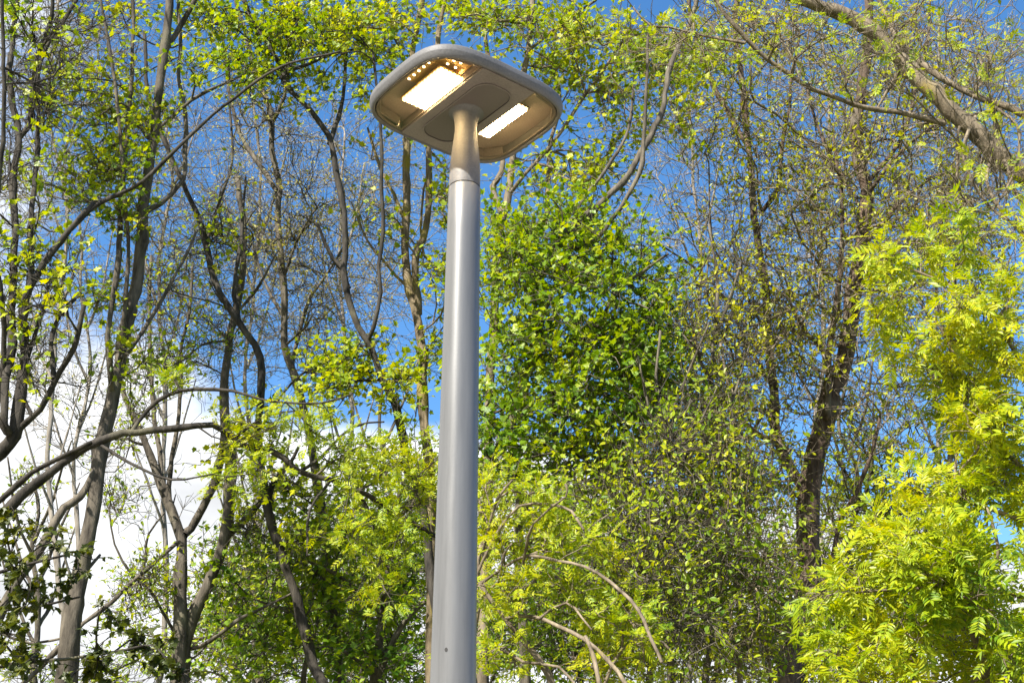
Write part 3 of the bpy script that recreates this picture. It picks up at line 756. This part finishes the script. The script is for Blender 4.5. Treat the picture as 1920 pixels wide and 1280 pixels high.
# slim stems beside it
tree('tree', 'slim tan forked sapling left of the reddish brown trunk', 'tree', 10.6,
     [([(1391, 1300), (1384, 1186), (1387, 1085), (1384, 951), (1377, 884), (1370, 760), (1350, 640)], 11, 5), ],
     [([(1388, 1090), (1414, 1035), (1421, 984), (1441, 917), (1450, 830)], 8, 4), ([(1450, 1300), (1430, 1190), (1405, 1100), (1388, 1085)], 8, 5)],
     [(1390, 900, 100, 110, 170, 1.2), (1350, 1080, 110, 110, 200, 1.2), (1440, 1080, 80, 120, 140, 1.2), (1400, 1210, 120, 70, 170, 1.2), (1330, 820, 70, 120, 100, 1)],
     leaf=('ovate', 'fresh', .06), barkm='tan', per=4, seed=14, leafy=.85)
# dense green maple right of the pole
tree('tree', 'broad green maple in dense leaf just right of the lamp pole', 'tree', 11.2,
     [([(985, 1320), (977, 1018), (973, 934), (963, 850), (985, 700), (1030, 560), (1072, 470)], 20, 8)],
     [([(985, 545), (1024, 501), (1051, 444), (1099, 405), (1142, 366), (1177, 326), (1199, 287), (1215, 266), (1226, 239), (1242, 207), (1262, 120), (1300, 30)], 15, 6, .1),
      ([(1060, 470), (1116, 449), (1151, 409), (1177, 370), (1199, 326), (1205, 282), (1210, 213), (1212, 133), (1215, 60)], 10, 5, -.2), ([(1072, 440), (1090, 388), (1125, 339), (1151, 300), (1180, 240), (1190, 150)], 8, 4, .4),
      ([(985, 690), (1070, 640), (1125, 600), (1151, 549), (1195, 514), (1252, 475)], 10, 5, -.3), ([(1090, 640), (1125, 606), (1160, 571)], 10, 4, -.5), ([(970, 880), (1050, 800), (1110, 700), (1150, 640)], 10, 4, .4), ([(968, 900), (930, 800), (915, 700)], 9, 4, .2), ([(975, 960), (1060, 900), (1150, 840), (1220, 800)], 9, 4, -.3)],
     [(1010, 440, 90, 55, 110, 1), (1090, 410, 80, 40, 70, 1), (960, 530, 60, 70, 120, 1), (1060, 530, 110, 70, 210, 1.2), (1150, 480, 80, 60, 80, 1.2, .4), (1000, 650, 90, 70, 190, 1.2), (1110, 660, 90, 70, 190, 1.2), (1200, 640, 60, 80, 130, 1), (950, 760, 60, 70, 120, 1), (1060, 780, 100, 70, 190, 1.2), (1180, 760, 80, 70, 140, 1.2), (1120, 860, 120, 50, 130, 1.2), (1000, 880, 80, 50, 80, 1), (1250, 560, 40, 60, 30, .8), (1240, 700, 60, 90, 70, 1), (940, 460, 40, 70, 40, .8), (1210, 560, 60, 60, 60, 1), (1160, 900, 120, 60, 70, 1.2)],
     leaf=('maple', 'green', .058), barkm='grey', per=7, parts=300, seed=15, spread=.08, dens=1.3, clump=1.5, cn=5)
tree('tree', 'maple with yellow-green canopy hanging behind the top of the lamp head', 'tree', 12.5,
     [([(905, 1320), (915, 900), (925, 600), (932, 466), (946, 405), (950, 396), (959, 344), (961, 300), (970, 200), (985, 100), (1000, -20)], 22, 10)],
     [([(946, 405), (937, 379), (928, 348), (946, 322), (940, 260), (920, 120), (905, 20)], 12, 6, .1), ([(954, 366), (985, 326), (1040, 266), (1074, 213), (1101, 173), (1130, 135), (1180, 60)], 9, 4, -.2), ([(940, 440), (1000, 430), (1027, 422), (1027, 374), (1029, 300), (1050, 200), (1040, 100)], 10, 5, .3), ([(985, 100), (1060, 40), (1120, 0)], 7, 4, -.3)],
     [(960, 40, 110, 40, 120, 1), (1080, 70, 110, 60, 190, 1), (1200, 80, 110, 60, 190, 1), (1310, 110, 80, 70, 120, 1), (860, 30, 80, 25, 70, .8), (1040, 150, 70, 40, 60, .8), (1150, 200, 90, 70, 70, 1), (1250, 230, 90, 80, 70, 1), (1050, 330, 80, 60, 70, 1), (960, 420, 50, 80, 50, .8), (1150, 330, 80, 60, 60, 1)],
     leaf=('maple', 'fresh', .062), barkm='tan', per=5, parts=220, seed=16, spread=.07, leafy=.8)
# mossy double stem left of the pole
tree('tree', 'mossy twin-stemmed tree standing just left of the lamp pole', 'tree', 12.8,
     [([(815, 1320), (806, 950), (800, 816), (791, 694), (782, 606), (769, 545), (763, 488), (761, 409), (763, 300), (768, 200), (775, 90), (790, -20)], 25, 10)],
     [([(785, 590), (782, 475), (791, 444), (800, 366), (804, 300), (812, 200), (830, 60), (840, -20)], 15, 8, -.2), ([(760, 415), (739, 366), (717, 326), (690, 240)], 7, 4, .3), ([(795, 480), (788, 430), (794, 360), (805, 310)], 5, 3, -.4), ([(770, 545), (730, 500), (690, 450), (660, 380)], 6, 3, .3)],
     [(830, 380, 40, 80, 45, .6), (820, 520, 30, 80, 50, .6), (760, 150, 90, 90, 60, .8), (720, 40, 90, 40, 80, .8), (810, 640, 30, 50, 30, .5), (700, 420, 80, 120, 70, .8, 0, .3), (640, 60, 80, 60, 60, .8)],
     leaf=('maple', 'fresh', .065), barkm='mossy', per=4, seed=17, parts=80)
tree('tree', 'dark slender tree whose trunk bends left behind the lamp head edge', 'tree', 12.0,
     [([(845, 1320), (800, 1000), (770, 870), (756, 816), (739, 759), (717, 716), (695, 646), (673, 615), (656, 562), (645, 506), (647, 453), (638, 379), (623, 300), (615, 255), (581, 208), (537, 161), (524, 118), (497, 74), (470, 34), (450, -20)], 19, 9)],
     [([(690, 640), (699, 611), (712, 545), (708, 497), (719, 431), (717, 344), (717, 300), (712, 230), (700, 100)], 8, 5, -.2), ([(648, 510), (625, 480), (600, 430), (592, 415)], 7, 5, -.3), ([(655, 540), (640, 500), (622, 482)], 6, 5, .2),
      ([(618, 270), (640, 200), (650, 100), (660, 0)], 9, 4, .3), ([(530, 140), (600, 110), (638, 97), (700, 90)], 7, 3, .2), ([(530, 150), (545, 80), (560, -10)], 8, 4, -.3)],
     [(420, 40, 80, 45, 110, .8), (520, 60, 90, 55, 140, .8), (620, 50, 80, 50, 120, .8), (560, 150, 90, 60, 50, .8), (690, 110, 60, 60, 50, .7), (480, 120, 70, 50, 50, .7), (680, 680, 60, 40, 40, .6), (740, 720, 60, 50, 60, .6), (640, 730, 60, 40, 40, .6)],
     leaf=('maple', 'fresh', .06), barkm='dark', per=5, parts=200, seed=18, spread=.07)
tree('tree', 'straight grey-brown trunk rising between the forked tree and the mossy twin stems', 'tree', 14.0,
     [([(640, 1330), (610, 1000), (586, 870), (571, 783), (558, 716), (537, 648), (534, 564), (527, 464), (524, 400), (522, 336), (510, 285), (507, 218), (480, 150), (455, 60), (440, -20)], 19, 8)],
     [([(520, 360), (487, 309), (453, 252), (433, 188), (427, 151), (415, 50)], 9, 4, .2), ([(546, 690), (555, 650), (577, 571), (590, 545), (625, 497), (650, 450)], 8, 4, .3), ([(510, 230), (535, 180), (545, 100), (570, 20)], 8, 4, -.2), ([(532, 520), (560, 440), (600, 380)], 6, 3, -.2), ([(536, 600), (500, 540), (470, 450)], 6, 3, .2)],
     [(480, 200, 90, 120, 110, 1, 0, .3), (560, 420, 80, 120, 120, 1, 0, .5), (600, 560, 70, 90, 90, 1, 0, .5), (500, 480, 60, 120, 80, 1, 0, .4), (560, 270, 70, 80, 60, 1, 0, .3)],
     leaf=('ovate', 'bud', .05), barkm='grey', per=3, seed=19)
tree('tree', 'dark sinuous trunk leaning left behind the forked tree', 'tree', 12.6,
     [([(620, 1330), (591, 1246), (571, 1186), (551, 1119), (537, 1078), (517, 1028), (500, 968), (494, 917), (487, 850), (492, 766), (494, 699), (480, 648), (447, 598), (413, 548), (393, 497), (380, 447), (356, 380), (339, 336), (322, 302), (305, 259), (280, 180), (270, 60)], 21, 6)],
     [([(500, 968), (511, 910), (537, 880), (560, 840)], 12, 6, -.2), ([(447, 598), (440, 530), (455, 430), (460, 330)], 9, 4, .3), ([(385, 460), (410, 380), (437, 300), (430, 200)], 7, 4, .2), ([(494, 720), (470, 770), (430, 800)], 6, 3, -.3), ([(490, 800), (530, 740), (570, 700), (600, 690)], 6, 3, -.2)],
     [(540, 900, 60, 60, 60, .6), (470, 820, 60, 60, 40, .6), (420, 480, 70, 90, 60, .8, 0, .4), (610, 700, 50, 40, 50, .6), (560, 1000, 60, 50, 50, .6)],
     leaf=('maple', 'lime', .065), barkm='dark', per=4, parts=80, seed=20)
# the forked pale tree
tree('tree', 'grey-brown tree forking in a Y against the white cloud', 'tree', 13.2,
     [([(334, 1320), (339, 1186), (339, 1085), (343, 1011), (322, 951), (302, 900), (279, 850), (262, 810), (240, 760), (215, 690)], 30, 8), ([(345, 1320), (350, 1210), (376, 1135), (403, 1068), (423, 991), (427, 917), (433, 850), (423, 732), (433, 631), (440, 598), (447, 531), (457, 430), (450, 330)], 26, 9)],
     [([(343, 1005), (353, 990), (376, 951), (400, 900), (413, 850), (420, 800)], 17, 12, -.1), ([(425, 1005), (464, 968), (490, 934), (511, 905)], 14, 8, .2), ([(318, 945), (316, 880), (330, 800), (336, 699), (339, 648), (353, 598), (359, 497)], 9, 5, .2), ([(300, 895), (302, 860), (290, 760), (282, 665), (279, 574), (285, 480)], 9, 5, .4),
      ([(340, 1010), (329, 1018), (262, 1082), (215, 1129), (158, 1169), (90, 1230)], 7, 8, -.3), ([(262, 1082), (275, 1040), (280, 1000), (310, 960)], 6, 3, -.2), ([(360, 1215), (393, 1205), (453, 1162), (504, 1135), (571, 1099)], 8, 4, -.3), ([(340, 1200), (310, 1160), (285, 1110), (250, 1080), (215, 1020), (205, 950)], 6, 3, -.2), ([(440, 590), (480, 540), (520, 470)], 6, 3, -.2)],
     [(300, 700, 80, 120, 110, 1, 0, .5), (400, 650, 70, 120, 100, 1, 0, .5), (230, 930, 70, 90, 70, 1, 0, .6), (400, 420, 60, 90, 70, 1, 0, .4), (300, 520, 60, 90, 70, 1, 0, .4), (460, 1010, 50, 60, 60, .6, 0, .8), (250, 1110, 80, 60, 90, .6, 0, .9), (300, 1090, 40, 50, 40, .6), (240, 800, 60, 60, 60, .8, 0, .4)],
     leaf=('ovate', 'fresh', .06), barkm='grey', per=3, seed=21)
# main trunk on the left
tree('tree', 'tall leaning grey trunk with parallel side stems in the left part of the wood', 'tree', 11.2,
     [([(120, 1330), (134, 1186), (148, 1102), (168, 1001), (181, 934), (191, 867), (202, 783), (215, 715), (228, 648), (242, 581), (255, 514), (265, 447), (268, 380), (280, 300), (292, 215), (302, 141), (307, 84), (312, 34), (318, -20)], 34, 12)],
     [([(212, 740), (205, 692), (202, 631), (208, 564), (218, 497), (225, 430), (237, 302), (242, 202), (247, 134), (249, 67), (247, -10)], 12, 7, -.15), ([(225, 690), (234, 600), (238, 500), (236, 420), (230, 300), (222, 200), (200, 80), (185, -10)], 9, 5, -.3),
      ([(304, 110), (316, 81), (336, 44), (363, 0), (380, -30)], 11, 7, .2), ([(270, 400), (300, 380), (343, 336), (345, 290), (343, 235), (339, 188), (333, 148), (336, 84), (336, 0)], 9, 6, .2), ([(228, 670), (249, 652), (282, 598), (302, 564), (329, 514), (349, 480), (370, 430)], 9, 4, .3),
      ([(275, 260), (359, 191), (430, 154), (470, 136), (524, 128)], 7, 4, .1), ([(190, 860), (150, 930), (118, 951), (84, 1018), (40, 1085), (0, 1159), (-30, 1210)], 12, 18, -.2), ([(134, 1195), (118, 1203), (50, 1273), (10, 1310)], 10, 8, -.2), ([(140, 1190), (60, 1205), (-10, 1185)], 5, 4, -.2)],
     [(120, 210, 60, 40, 40, .6), (90, 330, 50, 60, 40, .6), (200, 170, 60, 60, 70, .6), (270, 240, 60, 50, 80, .6), (180, 290, 70, 50, 80, .6), (230, 310, 60, 40, 60, .6), (150, 360, 70, 50, 60, .6), (260, 400, 70, 50, 60, .6), (120, 150, 50, 40, 30, .6), (240, 40, 60, 40, 40, .6), (380, 130, 60, 40, 40, .6), (430, 120, 40, 30, 30, .5), (230, 660, 60, 60, 40, .6), (200, 560, 60, 60, 40, .6)],
     leaf=('maple', 'fresh', .056), barkm='grey', per=6, parts=300, seed=22, spread=.06, leafy=.95, dens=1.15)
# left edge cluster
tree('tree', 'dark many-stemmed tree with cut stubs at the left edge', 'tree', 10.0,
     [([(-140, 1330), (-90, 1050), (-40, 900), (0, 850), (27, 813), (30, 780), (34, 699), (44, 615), (54, 564), (84, 497), (134, 430), (180, 380)], 40, 8)],
     [([(20, 815), (13, 800), (10, 716), (17, 648), (13, 598), (24, 531), (22, 464), (30, 336), (32, 262), (24, 218), (22, 151), (24, 67), (34, -20)], 18, 7, .1), ([(32, 262), (50, 235), (59, 168), (67, 118), (94, 50), (97, -20)], 10, 6, -.2), ([(40, 620), (60, 500), (60, 430), (64, 319), (74, 218), (71, 134), (91, 84), (144, 0)], 11, 6, .3),
      ([(34, 806), (74, 766), (111, 699), (141, 648), (161, 564)], 12, 8, -.2), ([(101, 710), (94, 631), (111, 591), (139, 558)], 9, 7, .2), ([(-20, 870), (0, 700), (5, 560), (-5, 400), (8, 160), (5, 0)], 12, 7, -.3), ([(60, 780), (40, 720), (70, 620), (90, 540)], 8, 5, .3), ([(134, 430), (181, 386), (225, 365), (269, 339), (322, 286), (380, 235), (437, 188), (524, 128), (638, 97)], 8, 4, -.1)],
     [(40, 470, 60, 40, 50, .5), (90, 550, 70, 60, 60, .6, 0, .6), (60, 200, 60, 150, 110, .8, 0, .15), (130, 80, 90, 80, 100, .8, 0, .15), (10, 300, 40, 150, 70, .8, 0, .2), (60, 680, 60, 80, 50, .6, 0, .4), (30, 30, 50, 30, 30, .5)],
     leaf=('maple', 'fresh', .066), barkm='dark', per=4, parts=80, seed=23)
# long arching bough over the cloud
tree('tree', 'tree with a long dark bough arching in front of the white cloud at left', 'tree', 9.2,
     [([(-330, 1400), (-250, 1200), (-120, 1060), (0, 974), (50, 924), (101, 888), (151, 855), (200, 830), (235, 816), (285, 807), (336, 801), (403, 797)], 32, 11)],
     [([(400, 797), (440, 818), (470, 838), (500, 845), (530, 862), (560, 884), (620, 900), (650, 920), (671, 924), (718, 947), (748, 968), (785, 988), (850, 1020)], 12, 7, .1), ([(-140, 1050), (0, 941), (60, 887), (118, 857), (170, 830)], 12, 8, -.2), ([(242, 816), (279, 766), (319, 736), (369, 726), (437, 732), (487, 749), (537, 756), (605, 756), (660, 740)], 9, 3, -.2), ([(190, 835), (250, 870), (320, 900), (400, 890)], 6, 3, -.3), ([(440, 820), (500, 780), (560, 770)], 6, 3, .2), ([(560, 884), (600, 860), (660, 800), (720, 790)], 7, 3, .3), ([(671, 924), (700, 980), (690, 1060)], 6, 3, -.2), ([(620, 900), (580, 960), (575, 1040)], 6, 3, -.3)],
     [(430, 840, 45, 50, 34, .3), (520, 770, 50, 35, 22, .4), (340, 740, 60, 40, 14, .4), (650, 860, 60, 40, 44, .5), (730, 880, 60, 40, 50, .5), (700, 980, 60, 50, 50, .5), (740, 1060, 50, 60, 50, .5), (600, 800, 60, 40, 30, .4), (450, 900, 40, 30, 16, .4), (780, 930, 40, 60, 40, .4)],
     leaf=('pinnate', 'lime', .10), barkm='dark', twigm='grey', per=3, parts=260, seed=24, rtip=.003, shoots=1, slen=.12)
# maple in the bottom left corner, shade put into its leaf colour
tree('tree', 'maple with hanging leaves coloured dark for shade in the bottom left corner', 'tree', 8.4,
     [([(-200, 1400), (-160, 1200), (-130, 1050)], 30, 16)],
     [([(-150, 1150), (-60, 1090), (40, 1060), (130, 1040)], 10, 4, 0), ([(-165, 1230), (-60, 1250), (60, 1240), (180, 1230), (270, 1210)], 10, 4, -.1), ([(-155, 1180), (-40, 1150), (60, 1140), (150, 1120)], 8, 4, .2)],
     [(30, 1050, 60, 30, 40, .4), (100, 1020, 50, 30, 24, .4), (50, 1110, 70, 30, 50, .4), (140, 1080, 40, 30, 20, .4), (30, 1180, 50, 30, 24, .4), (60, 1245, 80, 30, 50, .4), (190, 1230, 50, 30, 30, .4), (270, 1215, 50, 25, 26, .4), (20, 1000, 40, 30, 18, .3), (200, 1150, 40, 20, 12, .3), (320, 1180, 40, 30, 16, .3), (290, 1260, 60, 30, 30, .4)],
     leaf=('maple', 'shade_dark', .056), barkm='dark', per=5, dens=.7, shoots=1, slen=.12, rise=-.3, parts=240, seed=25, droop=.5, spread=.07)
# yellow-green thicket round the lower pole
tree('shrub', 'yellow-green thicket with pale arching stems right of the lower pole', 'shrub', 8.6,
     [([(880, 1400), (880, 1250), (893, 1085), (905, 1020)], 18, 8), ([(1060, 1400), (1030, 1267), (980, 1203), (946, 1159), (900, 1090)], 16, 8)],
     [([(946, 1159), (997, 1152), (1047, 1169), (1098, 1193), (1138, 1230), (1175, 1280), (1190, 1340)], 7, 9, -.8), ([(900, 1095), (950, 1060), (990, 1041), (1047, 1052), (1098, 1062), (1148, 1092), (1198, 1146), (1240, 1240)], 5, 7, -.9), ([(893, 1080), (930, 1000), (973, 948), (1030, 947), (1070, 960), (1094, 994)], 6, 5, -.6), ([(1098, 1193), (1112, 1230), (1124, 1290)], 7, 8, -.5), ([(905, 1030), (935, 935), (960, 900)], 6, 5, -.4), ([(980, 1060), (1000, 980), (1060, 930), (1060, 905)], 5, 4, -.5), ([(1010, 1160), (1060, 1130), (1110, 1180)], 5, 4, -.6), ([(890, 1180), (905, 1120), (935, 1090), (945, 1040), (960, 1020)], 6, 4, -.7), ([(1120, 1400), (1130, 1290), (1165, 1215), (1220, 1190), (1260, 1220)], 8, 5, -.3), ([(880, 1240), (940, 1215), (985, 1240), (1050, 1250), (1090, 1300)], 6, 5, -.6)],
     [(930, 900, 50, 50, 36, .4), (1000, 940, 70, 50, 54, .5), (920, 1000, 45, 60, 44, .4), (1000, 1030, 80, 50, 64, .5), (1090, 1020, 60, 60, 44, .5), (960, 1110, 80, 40, 56, .5), (1060, 1100, 80, 50, 60, .5), (1150, 1130, 60, 50, 40, .5), (1190, 1190, 50, 60, 40, .5), (940, 1220, 60, 50, 40, .5), (1090, 1230, 90, 40, 40, .5), (1210, 1250, 40, 30, 20, .4)],
     leaf=('pinnate', 'lime', .10), barkm='tan', per=3, parts=300, seed=26, dens=1.25, clump=.9, cn=7, shoots=1, slen=.12, rtip=.003, wig=.1)
tree('shrub', 'leafy green undergrowth left of the lower pole', 'shrub', 13.6,
     [([(700, 1400), (705, 1250), (720, 1130), (735, 1000), (760, 900)], 20, 8), ([(560, 1400), (575, 1250), (600, 1150)], 14, 6)],
     [([(700, 1290), (740, 1190), (780, 1140), (810, 1120)], 14, 8, -.2), ([(715, 1160), (660, 1100), (600, 1060), (540, 1040)], 8, 4, -.2), ([(740, 980), (690, 930), (650, 900)], 7, 3, .2), ([(590, 1180), (520, 1140), (470, 1120)], 7, 3, .1), ([(700, 1260), (640, 1220), (580, 1210)], 7, 3, -.3)],
     [(530, 1050, 90, 35, 110, .8), (640, 1030, 70, 60, 120, .8), (740, 1000, 60, 70, 110, .8), (600, 1120, 100, 50, 160, .9), (720, 1120, 90, 60, 150, .9), (500, 1190, 80, 60, 120, .8), (620, 1220, 110, 50, 170, .9), (750, 1230, 70, 50, 110, .8), (460, 1250, 70, 40, 70, .8), (800, 1040, 40, 80, 50, .6), (680, 930, 90, 50, 80, .8), (430, 1130, 60, 50, 50, .7), (570, 950, 70, 50, 60, .8)],
     leaf=('maple', 'green', .068), barkm='grey', per=6, parts=300, seed=27, spread=.08, dens=.8, clump=1.5, cn=5)
# background, lower: green trees
BGG = 'green trees at the back of the wood'
def back(label, D, x, top, w, cl, seed, leaf=('ovate', 'fresh', .10), barkm='grey', group=BGG, per=5, wid=14, leafy=.9, rtip=.006, lean=0, dens=1.3, clump=1.2, shoots=2):
    r = rng(seed)
    st = [(x - lean + r.uniform(-25, 25), 1330)] + [(x + lean * (q - .4) + r.uniform(-22, 22), 1330 - (1330 - top) * q) for q in (.18, .35, .52, .7, .85)] + [(x + lean * .6, top)]
    lim = []
    for k in range(6):
        f = .25 + .1 * k + r.uniform(-.03, .03); s = 1 if k % 2 else -1
        y = 1330 - (1330 - top) * f; bx = np.interp(y, [q[1] for q in st][::-1], [q[0] for q in st][::-1])
        lim.append(([(bx, y), (bx + s * w * .25, y - 70), (bx + s * w * r.uniform(.4, .7), y - 190)], wid * .5, wid * .2, r.uniform(-.5, .5)))
    tree('tree', label, 'tree', D, [(st, wid, wid * .35)], lim, cl, leaf=leaf, barkm=barkm, per=per, seed=seed, group=group, leafy=leafy, rtip=rtip, step=.22, spread=.12, dens=dens, shoots=shoots, slen=.4, clump=clump)
back('bright green small tree standing right of the thicket, left of the sapling', 10.0, 1240, 620, 130, [(1230, 850, 90, 90, 130, 1.5), (1260, 980, 110, 90, 190, 1.5), (1200, 1090, 110, 80, 190, 1.5), (1290, 1180, 110, 90, 210, 1.5), (1160, 960, 70, 60, 80, 1.2)], 41, leaf=('ovate', 'fresh', .055), rtip=.0035, group='young trees between the pole and the right trunk')
back('green tree far behind the yellow-green thicket and lower pole', 20, 1080, 700, 140, [(1040, 960, 120, 70, 170, 1.5), (1100, 1090, 120, 80, 190, 1.5), (980, 1170, 120, 90, 210, 1.5), (1110, 1220, 120, 60, 150, 1.5), (930, 900, 60, 80, 70, 1.2)], 42, leaf=('ovate', 'green', .10))
back('green tree far behind the undergrowth left of the pole', 19, 720, 700, 130, [(700, 1000, 110, 80, 170, 1.5), (760, 1110, 100, 80, 170, 1.5), (640, 1150, 120, 80, 190, 1.5), (700, 1240, 150, 50, 150, 1.5), (790, 900, 50, 90, 70, 1.2)], 43, leaf=('ovate', 'green', .10))
back('light green tree at the back, low behind the forked tree', 21, 500, 850, 120, [(480, 1060, 90, 60, 110, 1.5), (420, 1150, 100, 80, 150, 1.5), (540, 1180, 100, 80, 160, 1.5), (300, 1230, 90, 50, 80, 1.5), (560, 990, 70, 60, 60, 1.2)], 44)
back('pale green tree at the back, low between the left trunks', 23, 60, 900, 120, [(40, 1250, 90, 40, 60, 1.5), (180, 1260, 110, 40, 60, 1.5), (70, 980, 60, 50, 20, 1.5, 0, .6), (50, 900, 50, 40, 24, 1.5)], 45, leaf=('ovate', 'fresh', .085))
back('light green tree behind the reddish brown trunk at right', 18, 1590, 700, 120, [(1580, 930, 80, 80, 100, 1.4), (1620, 850, 80, 60, 70, 1.4), (1560, 1090, 90, 90, 110, 1.4), (1620, 1180, 120, 80, 140, 1.4), (1680, 950, 90, 70, 80, 1.4), (1480, 1220, 80, 60, 90, 1.4)], 46)
back('green tree behind the feathery-leaved tree at the right edge', 17, 1800, 420, 140, [(1800, 480, 110, 90, 130, 1.4), (1850, 620, 90, 90, 110, 1.4), (1760, 720, 110, 90, 100, 1.4), (1830, 880, 110, 90, 110, 1.4), (1780, 1050, 130, 100, 140, 1.4), (1840, 1210, 120, 70, 110, 1.4)], 47, leaf=('ovate', 'olive', .09))
back('olive green tree between the dense maple and the slim sapling', 10.9, 1330, 420, 110, [(1340, 620, 70, 100, 90, 1.2, 0, .7), (1330, 780, 90, 90, 120, 1.2), (1310, 930, 90, 80, 120, 1.2), (1370, 500, 60, 80, 60, 1.2, 0, .5)], 48, leaf=('ovate', 'olive', .055), rtip=.0035, group='young trees between the pole and the right trunk')
# background, upper: pale trees just breaking bud
BGP = 'pale budding trees at the back of the wood'
P = ('ovate', 'bud', .055)
def pale(label, D, x, top, w, cl, seed, **k): back(label, D, x, top, w, cl, seed, leaf=P, barkm='pale', group=BGP, per=3, wid=11, rtip=.0052, dens=1.8, clump=1.9, shoots=2, **k)
pale('pale budding tree far behind the left trunk', 22, 300, 140, 100, [(300, 350, 80, 120, 190, 1.5, 0, .7), (340, 520, 80, 100, 170, 1.5, 0, .7), (270, 620, 80, 90, 130, 1.5, 0, .6), (300, 200, 70, 90, 100, 1.5, 0, .5)], 61, leafy=.7)
pale('pale budding tree far behind the straight grey-brown trunk', 23, 470, 160, 100, [(450, 300, 80, 110, 200, 1.5, 0, .8), (500, 450, 80, 100, 200, 1.5, 0, .8), (460, 600, 80, 90, 150, 1.5, 0, .7), (420, 420, 60, 90, 90, 1.5, 0, .7)], 62, leafy=.8)
pale('pale budding tree far behind the dark slender tree left of the pole', 24, 660, 250, 100, [(650, 380, 80, 100, 190, 1.5, 0, .8), (620, 520, 90, 100, 190, 1.5, 0, .8), (700, 560, 70, 100, 130, 1.5, 0, .8), (600, 250, 70, 70, 90, 1.5, 0, .6), (720, 320, 60, 90, 90, 1.5, 0, .7), (560, 640, 90, 60, 80, 1.5, 0, .7), (820, 420, 60, 120, 90, 1.5, 0, .7)], 63, leafy=.8, lean=-20)
pale('bare pale twiggy tree in the upper left corner', 20, 110, 0, 110, [(60, 120, 90, 110, 220, 1.5), (170, 150, 90, 120, 220, 1.5), (120, 330, 90, 100, 160, 1.5), (200, 20, 90, 60, 140, 1.5), (40, 380, 60, 80, 90, 1.5)], 64, leafy=.06)
pale('bare pale twiggy tree low behind the dark left edge stems', 22, 150, 420, 110, [(120, 560, 80, 90, 140, 1.5), (60, 700, 80, 90, 110, 1.5), (150, 760, 80, 80, 50, 1.5)], 65, leafy=.3)
pale('pale budding tree behind the upper right trunk and its fan of twigs', 20, 1540, 40, 120, [(1500, 150, 90, 110, 190, 1.5, 0, .4), (1560, 320, 90, 120, 190, 1.5, 0, .4), (1480, 480, 90, 110, 160, 1.5, 0, .4), (1600, 560, 90, 110, 150, 1.5, 0, .4), (1620, 120, 80, 90, 110, 1.5, 0, .3)], 66, leafy=.5)
pale('pale twiggy tree behind the thick tan limb in the upper right corner', 21, 1760, 20, 120, [(1740, 150, 100, 110, 200, 1.5, 0, .3), (1820, 320, 90, 120, 200, 1.5, 0, .3), (1700, 420, 90, 110, 170, 1.5, 0, .3), (1860, 120, 70, 90, 120, 1.5, 0, .3), (1740, 620, 100, 100, 130, 1.5, 0, .3), (1660, 760, 80, 90, 110, 1.5, 0, .3)], 67, leafy=.4)
pale('slender pale tree behind the gap right of the lamp head', 22, 1290, 130, 90, [(1270, 300, 60, 90, 60, 1.2, 0, .4), (1310, 180, 80, 80, 100, 1.2, 0, .4), (1330, 400, 60, 90, 80, 1.2, 0, .5), (1200, 260, 90, 90, 70, 1.2, 0, .4), (1240, 400, 70, 90, 60, 1.2, 0, .4)], 68, leafy=.5)

# far treeline low down
BGF = 'far trees closing the view low behind the wood'
for k, (x, top, lab, lf) in enumerate([(470, 980, 'far green tree low behind the forked tree trunk', 'fresh'), (650, 940, 'far green tree low behind the undergrowth left of the pole', 'green'), (880, 900, 'far green tree hidden mostly by the lower pole', 'fresh'), (1050, 930, 'far green tree low behind the arching pale stems', 'green'),
        (1200, 900, 'far green tree low between the thicket and the sapling', 'fresh'), (1350, 930, 'far green tree low behind the slim tan sapling', 'olive'), (1520, 950, 'far green tree low behind the reddish brown trunk', 'green'), (1700, 900, 'far green tree low behind the feathery leaves', 'fresh')]):
    back(lab, 27 + (k * 37 % 5), x, top, 110, [(x, top + 130, 110, 70, 120, 1.8), (x - 40, top + 230, 120, 70, 150, 1.8), (x + 40, top + 310, 120, 60, 130, 1.8)], 80 + k, leaf=('ovate', lf, .13), group=BGF, rtip=.008)
